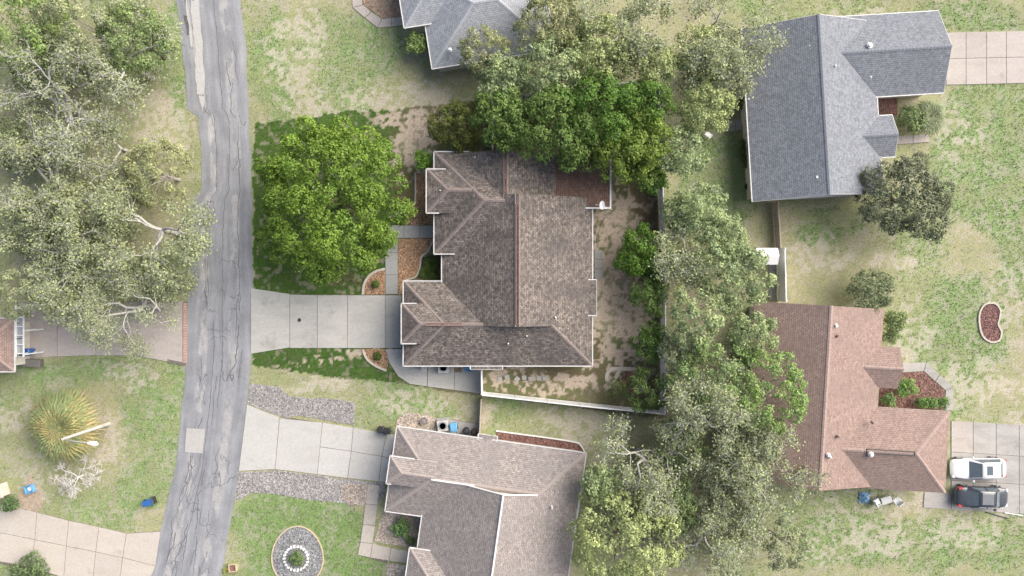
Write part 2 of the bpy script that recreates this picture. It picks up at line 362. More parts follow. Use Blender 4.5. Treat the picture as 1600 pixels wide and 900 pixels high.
# grass tufts over the lawns (uncountable)
gprob = sstep(.93, 1.25, base[..., 1] / base[..., 0])
def tufts(name, n, test, hgt, colr, label, seed):
    r = np.random.default_rng(seed)
    X = r.uniform(-46, 46, n); Y = r.uniform(-26.5, 26.5, n)
    ix = np.clip(((X + XH) / ST).round().astype(int) + 3, 0, nx - 1); iy = np.clip(((Y + YH) / ST).round().astype(int) + 3, 0, ny - 1)
    keep = test(ix, iy) & ~paved[iy, ix] & (r.random(n) < gprob[iy, ix]); X, Y, ix, iy = X[keep], Y[keep], ix[keep], iy[keep]; m = len(X)
    P = np.stack([X, Y, np.full(m, -.02)], 1); V = []; Cc = []
    bc = base[iy, ix] * colr
    for k in range(2):
        a = r.uniform(0, 2 * PI, m); ln = r.uniform(.05, .12, m); h = hgt * r.uniform(.5, 1.2, m)
        d = np.stack([np.cos(a), np.sin(a), 0 * a], 1) * ln[:, None]; b = np.stack([-np.sin(a), np.cos(a), 0 * a], 1) * .035
        tip = P + d * 1.3; tip[:, 2] += h
        V.append(np.stack([P - b, P + b, tip], 1)); cc = bc * r.uniform(.75, 1.3, (m, 1)); Cc.append(np.repeat(cc[:, None, :], 3, 1))
    V = np.concatenate(V).reshape(-1, 3); Cc = np.concatenate(Cc).reshape(-1, 3)
    tag(mk(name, V, np.arange(len(V)).reshape(-1, 3), M_leaf, col=Cc), label, 'grass', kind='stuff')

tufts('grass', 150000, lambda ix, iy: ~inl[iy, ix], .10, 1.05, 'pale patchy grass on the neighbouring yards and verges', 11)
tufts('grass', 60000, lambda ix, iy: inl[iy, ix] & (PXX[iy, ix] < 640), .09, 1.0, 'deep green mown grass on the middle front lawn', 12)

# ------------------------------------------------------------------ road
ys = np.arange(-400, 1201, 6.0)
lx = np.interp(ys, *zip(*ROAD_L)); rx = np.interp(ys, *zip(*ROAD_R))
jl = (fbm(ys, ys * 0, 40, 3, 21) - .5) * 5; jr = (fbm(ys, ys * 0, 40, 3, 22) - .5) * 5
us = np.linspace(0, 1, 13)
V = []; UVv = []
for i, y in enumerate(ys):
    for u in us:
        p = W(lx[i] + jl[i] + (rx[i] + jr[i] - lx[i] - jl[i]) * u, y); V.append((p[0], p[1], .012 + .05 * (1 - (2 * u - 1) ** 2))); UVv.append((u, p[1]))
k = len(us); F = []
for i in range(len(ys) - 1):
    for j in range(k - 1): F.append((i * k + j, (i + 1) * k + j, (i + 1) * k + j + 1, i * k + j + 1))
F = np.array(F); UVv = np.array(UVv)
m, n, l, b = new_mat('hazed_worn_asphalt'); pos = N(n, 'ShaderNodeNewGeometry').outputs['Position']; uv = N(n, 'ShaderNodeUVMap').outputs[0]
mp = N(n, 'ShaderNodeMapping'); mp.inputs['Scale'].default_value = (9, .16, 1); l.new(uv, mp.inputs[0])
st = noise(n, l, mp.outputs[0], 1.0, 5, .6); fi = noise(n, l, pos, 12, 5, .7); bl = noise(n, l, pos, .5, 4)
c = ramp(n, l, st.outputs['Fac'], [(.32, (.205, .21, .225)), (.52, (.25, .255, .268)), (.68, (.30, .302, .31))])  # asphalt greys raised, with a pale haze painted into the colour
sx = N(n, 'ShaderNodeSeparateXYZ'); l.new(uv, sx.inputs[0])
bandA = ramp(n, l, sx.outputs[0], [(.16, 0.0), (.2, 1.0), (.3, 1.0), (.34, 0.0)]); bandB = ramp(n, l, sx.outputs[0], [(.64, 0.0), (.68, .8), (.78, .8), (.82, 0.0)])
bands = mixc(n, l, 'ADD', 1.0, bandA, bandB)
mp3 = N(n, 'ShaderNodeMapping'); mp3.inputs['Scale'].default_value = (.9, .3, 1); l.new(pos, mp3.inputs[0])
wn = noise(n, l, mp3.outputs[0], 1.0, 8, .72)
wear = mixc(n, l, 'MULTIPLY', 1.0, bands, ramp(n, l, wn.outputs['Fac'], [(.47, 0.0), (.54, 1.0)]))
c = mixc(n, l, 'MIX', wear, c, (.37, .36, .35))
c = mixc(n, l, 'MULTIPLY', 1.0, c, ramp(n, l, fi.outputs['Fac'], [(.3, .8), (.7, 1.2)]))
c = mixc(n, l, 'MULTIPLY', 1.0, c, ramp(n, l, bl.outputs['Fac'], [(.3, .85), (.7, 1.12)]))
l.new(c, b.inputs['Base Color']); b.inputs['Roughness'].default_value = .92; bump(n, l, b, fi.outputs['Fac'], .3, .02)
road = tag(mk('road', V, F, m, uv=UVv[F.ravel()], smooth=True), kind='structure')
# sealed and open cracks: thin dark ribbons lying on the asphalt
M_crack = plain('crack_tar', (.11, .11, .12), .8, .2); M_patch = concrete('road_patch_mix', (.41, .395, .375), (.35, .335, .315), .6); M_worn = plain('bare_aggregate', (.42, .41, .395), .95, .14, 9, bmp=.3); M_tar = plain('dark_tar', (.10, .10, .105), .9, .15)
def road_pt(u, py):
    a = np.interp(py, *zip(*ROAD_L)); c_ = np.interp(py, *zip(*ROAD_R)); p = W(a + (c_ - a) * u, py)
    return (p[0], p[1], .02 + .05 * (1 - (2 * u - 1) ** 2))
r = np.random.default_rng(8); ck = MB()
def ribbon(mb, pts, wd):
    P = np.array(pts); T = np.gradient(P[:, :2], axis=0); T /= np.linalg.norm(T, axis=1)[:, None] + 1e-9
    Nn = np.stack([-T[:, 1], T[:, 0]], 1) * (wd * r.uniform(.5, 1.3, len(P)))[:, None] / 2
    V = []
    for i in range(len(P)): V += [(P[i, 0] + Nn[i, 0], P[i, 1] + Nn[i, 1], P[i, 2]), (P[i, 0] - Nn[i, 0], P[i, 1] - Nn[i, 1], P[i, 2])]
    mb.add(V, [(2 * i, 2 * i + 1, 2 * i + 3, 2 * i + 2) for i in range(len(P) - 1)])
for q in range(56):
    lower = r.random() < .86
    py = r.uniform(440, 905) if lower else r.uniform(0, 440); u = r.choice([.22, .34, .5, .66, .78]) + r.normal(0, .05)
    pts = []; long = r.random() < .58
    for s_ in range(int(r.integers(7, 24))):
        if not .03 < u < .97: break
        pts.append(road_pt(u, py))
        if long: py += r.uniform(2.5, 7); u += r.normal(0, .014)
        else: u += r.uniform(.006, .03); py += r.normal(0, 2.6)
        if r.random() < .06: long = not long
    if len(pts) > 3: ribbon(ck, pts, .045 if r.random() < .7 else .07)
for u0, a, b_ in ((.27, 0, 200), (.31, 180, 470), (.6, 0, 260), (.55, 240, 640), (.78, 190, 560), (.42, 500, 900)):
    py = a; u = u0; pts = []
    while py < b_: pts.append(road_pt(u, py)); py += 6; u += r.normal(0, .006) + (u0 - u) * .1
    ribbon(ck, pts, .05)
ck.build('crack', M_crack, road)['kind'] = 'stuff'
# worn pale strips in the upper stretch and the dark pothole patch
def rag(poly, nn=5, amp=.05, seed=1):
    rr = np.random.default_rng(seed); out = []
    for i in range(len(poly)):
        a = np.array(poly[i]); b_ = np.array(poly[(i + 1) % len(poly)])
        for t in np.linspace(0, 1, nn, endpoint=False): out.append(a + (b_ - a) * t + rr.normal(0, amp * PX, 2))
    return out
def sheet(name, poly, z, mat, parent=None, **k):
    P = [W(x, y) for x, y in poly]; mb = MB(); mb.add([(p[0], p[1], z) for p in P], [tuple(range(len(P)))])
    a = sum(P[i][0] * P[(i + 1) % len(P)][1] - P[(i + 1) % len(P)][0] * P[i][1] for i in range(len(P)))
    if a < 0: mb.f = [mb.f[0][::-1]]
    return mb.build(name, mat, parent)
sheet('worn_strip', rag([(297, 0), (311, 0), (322, 148), (308, 148), (305, 80)], 9, .045, 3), .075, M_worn, road)
sheet('worn_strip', rag([(289, -5), (293, -5), (303, 75), (299, 75)], 7, .04, 4), .071, M_worn, road)
sheet('worn_strip', rag([(311, 150), (321, 150), (317, 176), (314, 162)], 3, .05, 5), .075, M_worn, road)
sheet('tar_patch', rag([(287, 24), (292, 24), (299, 54), (294, 55)], 4, .03, 6), .062, M_tar, road)
pp = MB(); pp.prism([W(x, y)[:2] for x, y in [(292, 669), (321, 670), (317, 708), (289, 706)]], .0, .078); pp.build('asphalt_patch', M_patch, road)

# ------------------------------------------------------------------ paving
def shrink(poly, d):
    P = np.array([p[:2] for p in poly]); c = P.mean(0); v = P - c
    return c + v * (1 - d / (np.abs(v).mean(0) + 1e-6))
def paving(name, outline, slabs, mat, z=.05, gap=.022, label=None, piece='slab', joint=M_joint):
    o = MB().prism([W(x, y)[:2] for x, y in outline], -.08, z - .022).build(name, joint); tag(o, kind='structure')
    for q in slabs:
        sm = mat
        if isinstance(q, dict): sm = q['m']; q = q['p']
        MB().prism(shrink([W(x, y) for x, y in q], gap), -.06, z).build(piece, sm, o)
    return o
paving('driveway', [(392, 450.5), (455, 460.5), (627.5, 461.5), (627.5, 543.5), (450, 543.5), (392, 552.5)], [[(392, 450), (453, 459), (453, 543), (392, 553)], [(453, 460), (496, 461), (496, 544), (453, 544)], [(496, 461), (543, 461), (543, 544), (496, 544)], [(543, 461), (602, 461), (602, 544), (543, 544)], {'p': [(602, 461), (628, 461), (628, 544), (602, 544)], 'm': M_conc_dark}], M_conc)
paving('side_patio', [(602.5, 545.5), (640, 545.5), (640, 572), (753, 572), (753, 615), (690, 606), (640, 599), (622, 587), (608.5, 566)], [[(602, 545), (640, 545), (640, 572), (668, 572), (668, 604), (640, 600), (622, 588), (608, 566)], [(668, 572), (710, 572), (710, 609.5), (668, 604)], [(710, 572), (754, 572), (754, 615.5), (710, 609.5)]], M_conc)
paving('front_walk', [(602.5, 352.5), (678, 352.5), (678, 371.5), (622, 371.5), (622, 460), (602.5, 460)], [[(602, 395), (622, 395), (622, 429), (602, 429)], [(602, 429), (622, 429), (622, 460), (602, 460)], [(602, 373), (622, 373), (622, 395), (602, 395)], [(602, 352), (631, 352), (631, 372), (602, 372)], [(631, 352), (656, 352), (656, 372), (631, 372)], [(656, 352), (679, 352), (679, 372), (656, 372)]], M_conc_dark)
paving('neighbour_driveway', [(387, 634), (440, 654), (458, 653), (616, 680), (602, 752), (500, 741), (430, 732), (374, 735)], [[(386, 632), (437, 652), (430, 733), (373, 736)], [(437, 653), (504, 660), (496, 741), (430, 733)], [(504, 660), (552, 668), (549, 705), (500, 698)], [(500, 698), (549, 705), (543, 747), (496, 741)], [(552, 668), (604, 677), (597, 713), (549, 705)], [(549, 705), (597, 713), (592, 752), (543, 747)], [(604, 677), (618, 679), (611, 716), (597, 713)], [(597, 713), (611, 716), (605, 754), (592, 752)]], M_conc_pale)
paving('neighbour_walk', [(575, 757.5), (592, 758), (581, 850), (608, 856), (605, 880), (560, 867)], [[(575, 757), (593, 758), (590, 789), (571, 787)], [(571, 787), (590, 789), (586, 821), (567, 819)], [(567, 819), (586, 821), (582, 849), (563, 847)], [(563, 847), (582, 849), (579, 871), (559, 867)], [(582, 849), (611, 856), (608, 876), (579, 871)], [(611, 856), (640, 861), (637, 880), (608, 876)]], M_conc_tan)
paving('southwest_driveway', SW_DRIVE, [[(-60, 770), (0, 786), (0, 836), (-60, 820)], [(-60, 820), (0, 836), (0, 877), (-60, 868)], [(0, 786), (58, 800), (55, 843), (0, 832)], [(0, 832), (55, 843), (48, 886), (0, 877)], [(58, 800), (108, 813), (104, 853), (55, 843)], [(55, 843), (104, 853), (100, 902), (48, 886)], [(108, 813), (155, 823), (150, 862), (104, 853)], [(104, 853), (150, 862), (146, 902), (100, 902)], [(155, 823), (198, 833), (192, 871), (150, 862)], [(150, 862), (192, 871), (188, 902), (146, 902)], [(198, 833), (251, 830), (243, 884), (192, 871)], [(192, 871), (243, 884), (236, 902), (188, 902)]], M_conc_tan)
sl = []
for i, (x0, x1) in enumerate(((1478, 1509), (1509, 1541), (1541, 1572), (1572, 1604), (1604, 1636), (1636, 1668))):
    f = lambda x, y: (x, y - (x - 1478) * .022)
    sl += [[f(x0, 51), f(x1, 51), f(x1, 92), f(x0, 92)], [f(x0, 92), f(x1, 92), f(x1, 133), f(x0, 133)]]
paving('northeast_driveway', [(1479, 52), (1667, 47.5), (1667, 128), (1479, 132)], sl, M_conc_pink)
sl = []
f = lambda x, y: (x, y + (x - 1486) * .06)
for x0, x1 in ((1486, 1520), (1520, 1556), (1556, 1592), (1592, 1628)):
    for y0, y1 in ((657, 706), (706, 750), (750, 796)): sl.append([f(x0, y0), f(x1, y0), f(x1, y1), f(x0, y1)])
sl[0] = {'p': sl[0], 'm': M_conc_pink}
sl.append([(1444, 769), (1486, 769), (1486, 796), (1442, 793)])
paving('southeast_driveway', [(1487, 658), (1627, 666), (1627, 803), (1487, 795), (1445, 791), (1446, 771), (1487, 771)], sl, M_conc_old)
paving('west_driveway', [(31, 475), (285, 471), (285, 565), (262, 564), (200, 552), (41, 559)], [[(30, 474), (90, 473), (90, 557), (40, 560)], [(90, 473), (150, 472), (150, 555), (90, 557)], [(150, 472), (215, 471), (215, 556), (150, 555)], [(215, 471), (286, 470), (286, 566), (262, 565), (215, 556)]], M_conc_pink)
e = tag(MB().prism([W(x, y)[:2] for x, y in [(286, 472), (293, 471), (291, 570), (284, 571), (262, 566), (262, 561), (286, 566)]], -.05, .055).build('brick_border', M_joint), kind='structure')
for i in range(23): MB().prism(shrink([W(x, y) for x, y in [(286.6, 473 + i * 4.1), (292.6, 473 + i * 4.1), (292.4, 477 + i * 4.1), (286.4, 477 + i * 4.1)]], .012), 0, .075).build('brick', M_brick, e)
paving('entry_path', [(1407, 569), (1447, 567), (1489, 604), (1487, 641), (1477, 641), (1477, 609), (1443, 580), (1408, 581)], [[(1407, 568), (1447, 566), (1443, 580), (1408, 582)], [(1447, 566), (1468, 585), (1461, 596), (1443, 580)], [(1468, 585), (1490, 604), (1477, 610), (1461, 596)], [(1490, 604), (1488, 641), (1476, 641), (1477, 610)]], M_conc_old)
paving('north_walk', [(547, -40), (553, 13), (590, 43), (630, 40), (628, 27), (596, 30), (567, 10), (562, -40)], [[(547, -40), (562, -40), (567, 8), (551, 12)], [(551, 12), (567, 8), (580, 19), (570, 28)], [(570, 28), (580, 19), (597, 30), (590, 44)], [(590, 44), (597, 30), (612, 28), (612, 42)], [(612, 42), (612, 28), (630, 26), (631, 40)]], M_conc_pink)
paving('entry_path', [(1400, 213), (1450, 210), (1452, 222), (1402, 226)], [[(1400, 213), (1426, 211), (1427, 224), (1402, 226)], [(1426, 211), (1450, 209), (1452, 222), (1427, 224)]], M_conc_pink)
paving('back_step', [(929.5, 390.5), (941, 390.5), (941, 435.5), (929.5, 435.5)], [[(929, 390), (941.5, 390), (941.5, 405), (929, 405)], [(929, 405), (941.5, 405), (941.5, 420), (929, 420)], [(929, 420), (941.5, 420), (941.5, 436), (929, 436)]], M_conc_dark, z=.07)
paving('back_step', [(1130, 190), (1165, 186), (1167, 203), (1131, 206)], [[(1130, 189), (1148, 187), (1149, 205), (1130, 207)], [(1148, 187), (1166, 185), (1168, 203), (1149, 205)]], M_conc_old, z=.1)
paving('service_pad', [(682, 652), (750, 662), (747, 684), (678, 674)], [[(682, 652), (716, 657), (713, 679), (678, 674)], [(716, 657), (750, 662), (747, 684), (713, 679)]], M_conc_old, z=.07)

# beds of gravel, mulch and rock (ground cover), with loose pieces on top
def chips(poly, n, size, cols, seed, name, parent, z=.03, flat=.5):
    r = np.random.default_rng(seed); P = np.array([W(x, y)[:2] for x, y in poly]); lo, hi = P.min(0), P.max(0)
    X = r.uniform(lo[0], hi[0], n * 2); Y = r.uniform(lo[1], hi[1], n * 2); k = inpoly(X, Y, [tuple(p) for p in P]); X, Y = X[k][:n], Y[k][:n]; m = len(X)
    if not m: return
    c = np.stack([X, Y, np.full(m, z) + r.uniform(.0, .03, m)], 1)
    V, F = leafquads(c, np.tile([0, 0, 1.0], (m, 1)), size * r.uniform(.5, 1.3, m), r, flat, .5)
    cc = np.array(cols)[r.integers(0, len(cols), m)] * r.uniform(.75, 1.25, (m, 1))
    mk(name, V, F, M_chip, parent, col=np.repeat(cc, 4, 0))['kind'] = 'stuff'
def leafquads(c, nrm, size, r, tilt, asp):
    m = len(c); nn = nrm + tilt * r.normal(size=(m, 3)); nn /= np.linalg.norm(nn, axis=1)[:, None] + 1e-9
    t = np.cross(nn, r.normal(size=(m, 3))); t /= np.linalg.norm(t, axis=1)[:, None] + 1e-9
    b = np.cross(nn, t); s = np.asarray(size)[:, None]
    V = np.stack([c - t * s * .5, c + b * s * asp * .5 + nn * s * .08, c + t * s * .5, c - b * s * asp * .5 + nn * s * .08], 1).reshape(-1, 3)
    return V, np.arange(4 * m).reshape(-1, 4)
def bed(name, poly, mat, z=.02, loose=None, label=None):
    P = [W(x, y)[:2] for x, y in poly]
    o = MB().prism(P, -.1, z).build(name, mat); tag(o, kind='structure')
    if loose: chips(poly, loose[0], loose[1], loose[2], len(poly) + int(poly[0][0]), loose[3], o, z + .004)
    return o
TAN = [(.5, .33, .2), (.38, .22, .12), (.6, .45, .3), (.2, .12, .07), (.55, .36, .24), (.45, .2, .1)]
GREY = [(.3, .29, .28), (.5, .48, .46), (.2, .19, .19), (.4, .37, .35)]
REDM = [(.22, .11, .09), (.3, .17, .14), (.14, .07, .06)]
bed('mulch_bed', [(622.5, 373), (677, 373), (677, 376), (668, 390), (658, 400), (655, 420), (650, 432), (632, 437), (627, 460), (622.5, 460)], M_mulch, .02, (2600, .13, TAN, 'wood_chip'))
bed('mulch_bed', [(651, 272), (666, 272), (680, 333), (680, 351.5), (632, 351.5), (640, 328), (649, 314)], M_mulch, .02, (1900, .13, TAN + [(.2, .12, .06)] * 3, 'wood_chip'))
arc = [(601.5, 420)] + [(601.5 - 34 * math.sin(a), 455 - 34 * math.cos(a)) for a in np.linspace(.15, 1.45, 9)] + [(567, 460.3), (601.5, 460.3)]
bed('mulch_bed', arc, M_mulch, .02, (800, .13, TAN, 'wood_chip'))
bed('mulch_bed', [(567, 545), (601.5, 545.5), (607, 566), (604, 577), (588, 571), (574, 560)], M_mulch, .02, (700, .13, TAN, 'wood_chip'))
bed('planting_bed', [(658, 402), (690, 398), (690, 438), (651, 434), (655, 420)], plain('dark_soil', (.07, .055, .035), .95, .3, 5), .015)
bed('gravel_strip', rag(GRAV_N, 4, .05, 9), M_gravel, .02, (5000, .10, GREY, 'pebble'))
bed('gravel_strip', rag(GRAV_S, 4, .05, 10), M_gravel, .02, (5000, .10, GREY, 'pebble'))
isl = [(465 + 40 * math.cos(a) + 2 * math.sin(2 * a), 868 + 46 * math.sin(a)) for a in np.linspace(0, 2 * PI, 40, endpoint=False)]
bed('gravel_island', isl, M_gravel_dark, .02, (3000, .10, [(.25, .25, .26), (.42, .42, .43), (.15, .15, .16)], 'pebble'))
bed('rock_bed', [(600, 797), (660, 808), (650, 857), (584, 846)], M_rock, .02, (1800, .12, [(.5, .42, .34), (.66, .58, .5), (.35, .27, .22)], 'pebble'))
bed('rock_bed', [(532, 757), (574, 757), (570, 790), (545, 789), (533, 775)], M_rock, .025, (900, .12, [(.5, .42, .34), (.66, .58, .5), (.35, .27, .22)], 'pebble'))
bed('rock_bed', [(606, 880), (637, 884), (632, 905), (604, 900)], M_rock, .022)
bed('rock_bed', [(618, 665), (622, 652), (640, 644), (668, 648), (681, 653), (677, 676), (622, 667)], M_rock, .022, (800, .12, [(.5, .42, .34), (.66, .58, .5), (.35, .27, .22)], 'pebble'))
bed('red_mulch_bed', [(776, 674), (890, 690), (908, 697), (914, 712), (776, 690)], M_mulch_red, .02, (1200, .13, REDM, 'wood_chip'))
bed('red_mulch_bed', [(1409, 582), (1443, 581), (1476, 610), (1476, 641), (1374, 637), (1374, 608)], M_mulch_red, .02, (1500, .13, REDM, 'wood_chip'))
bed('red_mulch_bed', [(1368, 150), (1402, 150), (1402, 180), (1368, 180)], M_mulch_red, .02)
kid = catmull([(1530, 490), (1538, 476), (1553, 474), (1562, 484), (1561, 497), (1559, 507), (1564, 519), (1560, 532), (1547, 534), (1535, 525), (1530, 508)], 5, True)
bed('kidney_mulch_bed', kid, M_mulch_red, .03, (900, .12, [(.27, .15, .14), (.34, .2, .18), (.17, .09, .085)], 'wood_chip'))
ring = [(990 + 20 * math.cos(a), 596 + 17 * math.sin(a)) for a in np.linspace(0, 2 * PI, 24, endpoint=False)]
bed('red_mulch_bed', ring, M_mulch_red, .02, (500, .13, REDM, 'wood_chip'))
bed('mulch_bed', [(566, -20), (628, -20), (630, 26), (597, 29), (567, 6)], plain('pale_litter', (.32, .25, .2), .95, .3, 4), .015, (700, .14, TAN, 'wood_chip'))
bed('bare_soil', rag([(30, 770), (45, 745), (62, 760), (68, 795), (52, 803), (34, 796)], 4, .08, 11), plain('bare_soil', (.37, .29, .22), .95, .3, 4), .012)
# kerb edging
def edging(pts, label, wd=.13, z=.09, closed=False, mat=None, name='garden_edging'):
    P = catmull(WL(pts), 6, closed)
    base = np.array([P[0][0], P[0][1], 0]); mb = MB().path(P, wd, -.03, z, closed)
    return tag(mb.build(name, mat or M_edging, base=base), label, 'edging')
edging([(677, 374), (669, 392), (659, 401), (656, 418), (650, 432), (636, 437), (629, 441)], 'curved concrete edging between tan mulch and the planting by the front wall')
edging([(649, 270), (649, 312), (646, 319), (637, 326)], 'concrete edging along mulch beside the big front tree')
edging(arc[:-1], 'arched concrete edging round the small mulch bed above the driveway', .2)
edging([(567, 546), (573, 560), (586, 571), (604, 579)], 'broken concrete edging round the small mulch bed below the driveway', .18)
edging([(x, y) for x, y in kid], 'pale edging round the kidney-shaped red mulch bed', .14, .1, True)
edging(isl, 'thin tan edging round the oval gravel island', .1, .06, True, plain('tan_edging', (.55, .44, .3), .9, .1))
edging([(968, 578), (962, 590), (952, 600), (948, 588), (955, 577), (972, 576), (996, 577)], 'looping pale path edge beside the ring bed in the back corner', .3, .04)
edging([(1006, 584), (1010, 597), (1004, 610), (993, 614)], 'curved edging on the ring bed in the back corner', .12, .08)
edging([(775, 673), (890, 689), (908, 697), (915, 711)], 'white edging round the long red mulch bed beside the tan roof', .1, .12, mat=M_white)
# stone ring in the island
sr = thing('stone_ring', W(463, 872), 'ring of whitewashed stones round the plant in the gravel island', 'stone ring')
r = np.random.default_rng(3)
for i in range(22):
    a = 2 * PI * i / 22; c = W(463 + 18.5 * math.cos(a), 872 + 18.5 * math.sin(a))
    MB().box((c[0], c[1], .08), (r.uniform(.2, .3), r.uniform(.16, .22), .18), a + r.normal(0, .2), .8).build('stone', M_white, sr)

# ------------------------------------------------------------------ houses
class Frame:
    def __init__(s, ax, ay, ang): s.a = (ax, ay); s.c = math.cos(rad(ang)); s.s = math.sin(rad(ang))
    def px(s, u, v): return (s.a[0] + u * s.c - v * s.s, s.a[1] + u * s.s + v * s.c)
    def w(s, u, v, z): return Vector(W(*s.px(u, v), z))
def roof_block(house, fr, u0, v0, u1, v1, z, axis, ends, mat, cap, pitch=.417, rise=None, inset=.45, wallmat=M_offwhite, gutters=True, wall=True, caps=True, glen=None, rakes=True, skip=()):
    """rectangular roof block; ends = (low end, high end) along the ridge axis, 'h' hip or 'g' gable"""
    A, B, Cc, D = fr.w(u0, v0, z), fr.w(u1, v0, z), fr.w(u1, v1, z), fr.w(u0, v1, z)     # NW NE SE SW
    if axis == 'u': P = [A, B, Cc, D]
    else: P = [D, A, B, Cc]          # rotate so that the ridge runs from edge P3P0 to edge P1P2
    # ridge along P0->P1
    ax = (P[1] - P[0]).normalized(); wd = (P[3] - P[0]).length; half = wd / 2; rs = rise or pitch * half
    if axis == 'v': lo, hi = ends[1], ends[0]
    else: lo, hi = ends
    m0 = (P[0] + P[3]) / 2; m1 = (P[1] + P[2]) / 2
    R0 = m0 + ax * (half if lo == 'h' else 0) + Vector((0, 0, rs)); R1 = m1 - ax * (half if hi == 'h' else 0) + Vector((0, 0, rs))
    faces = [[P[1], P[0], R0, R1], [P[3], P[2], R1, R0]]
    if lo == 'h': faces.append([P[0], P[3], R0])
    if hi == 'h': faces.append([P[2], P[1], R1])
    V = []; F = []; UV = []
    for f in faces:
        e = (f[1] - f[0]).normalized(); nrm = None
        pl = (f[2] - f[0]); upv = (pl - e * pl.dot(e)).normalized()
        if e.cross(upv).z < 0: f = f[::-1]; 
        o_ = f[0]; i0 = len(V)
        for p in f: V.append(tuple(p)); UV.append(((p).dot(e), (p - o_).dot(upv) + 50))
        F.append(tuple(range(i0, i0 + len(f))))
    ro = mk('roof', V, F, mat, house, uv=UV)
    # soffit underside, gable triangles
    mb = MB(); dz = Vector((0, 0, .06)); mb.add([p - dz for p in (P[0], P[1], P[2], P[3])], [(0, 1, 2, 3)])
    mb.build('soffit', M_soffit, house)
    for flag, a, b_, R, sg in ((lo, P[0], P[3], R0, 1), (hi, P[1], P[2], R1, -1)):
        if flag == 'g':
            d = ax * sg * .22
            MB().add([a + d - dz, b_ + d - dz, R + d - dz], [(0, 1, 2)]).build('gable', wallmat, house)
    # gutters along the eaves, rakes along gables
    def strip(a, b_, wd=.085, h=.12):
        d = (b_ - a).normalized(); s_ = d.cross(Vector((0, 0, 1))).normalized() * wd / 2; h2 = Vector((0, 0, h / 2))
        o_ = Vector((0, 0, -.02))
        Pp = [a + s_ - h2 + o_, a - s_ - h2 + o_, a - s_ + h2 + o_, a + s_ + h2 + o_, b_ + s_ - h2 + o_, b_ - s_ - h2 + o_, b_ - s_ + h2 + o_, b_ + s_ + h2 + o_]
        MB().add(Pp, [(0, 1, 2, 3), (7, 6, 5, 4), (0, 4, 5, 1), (1, 5, 6, 2), (2, 6, 7, 3), (3, 7, 4, 0)]).build('gutter', M_gutter, house)
    if gutters:
        for i, (a, b_) in enumerate(((P[0], P[1]), (P[3], P[2]))): strip(a, b_ if glen is None else a + (b_ - a).normalized() * glen[i])
        if lo == 'h': strip(P[0], P[3])
        elif rakes: strip(P[0] - Vector((0, 0, .05)), R0 - Vector((0, 0, .05)), .07); strip(P[3] - Vector((0, 0, .05)), R0 - Vector((0, 0, .05)), .07)
        if hi == 'h': strip(P[1], P[2])
        elif rakes: strip(P[1] - Vector((0, 0, .05)), R1 - Vector((0, 0, .05)), .07); strip(P[2] - Vector((0, 0, .05)), R1 - Vector((0, 0, .05)), .07)
    # ridge and hip caps: a row of small overlapping cap shingles
    if caps:
        cm = MB(); segs = [(R0, R1)]
        if lo == 'h': segs += [(P[0], R0), (P[3], R0)]
        if hi == 'h': segs += [q_ for i_, q_ in enumerate([(P[1], R1), (P[2], R1)]) if i_ not in skip]
        for a, b_ in segs:
            L = (b_ - a).length
            if L < .3: continue
            d = (b_ - a).normalized(); s_ = d.cross(Vector((0, 0, 1))).normalized() * .15; nn = max(1, int(L / .28))
            for i in range(nn):
                p = a + d * (L * i / nn); q = a + d * (L * (i + 1.1) / nn) ; u1_ = Vector((0, 0, .035)); u2 = Vector((0, 0, .02)); dn = Vector((0, 0, .055))
                cm.add([p + s_ + u1_ - dn, p + u1_, p - s_ + u1_ - dn, q + s_ + u2 - dn, q + u2, q - s_ + u2 - dn], [(0, 1, 4, 3), (1, 2, 5, 4), (0, 2, 1), (3, 4, 5)])
        cm.build('ridge_cap', cap, ro)
    if wall:
        c = (A + B + Cc + D) / 4
        W4 = []
        for p in (A, B, Cc, D):
            v = p - c; e1 = (B - A).normalized(); e2 = (D - A).normalized()
            a1, a2 = v.dot(e1), v.dot(e2)
            W4.append(c + e1 * (a1 - math.copysign(inset, a1)) + e2 * (a2 - math.copysign(inset, a2)))
        MB().prism([(p.x, p.y) for p in W4], -.1, z - .07).build('wall', wallmat, house)
    return R0, R1, W4 if wall else None
def ridge_vent(house, a, b_, wd, mat, h=.07):
    """raised ridge vent: two low rails with end plates"""
    a = Vector(a); b_ = Vector(b_); d = (b_ - a).normalized(); s_ = d.cross(Vector((0, 0, 1))).normalized()
    mb = MB()
    for k in (-1, 1):
        mb.tube(a + s_ * k * wd / 2 + Vector((0, 0, .03)), b_ + s_ * k * wd / 2 + Vector((0, 0, .03)), h / 2, n=6)
    mb.tube(a - s_ * wd / 2, a + s_ * wd / 2, h / 2, n=6); mb.tube(b_ - s_ * wd / 2, b_ + s_ * wd / 2, h / 2, n=6)
    return mb.build('ridge_vent', mat, house)
def pipe_vent(house, px, py, z, r=.07, h=.3, mat=M_white):
    p = W(px, py, z); MB().lathe(p, [(r * 1.5, -.15), (r * 1.5, .03), (r, .05), (r, h), (r * .7, h + .02)], 10).build('roof_vent', mat, house)
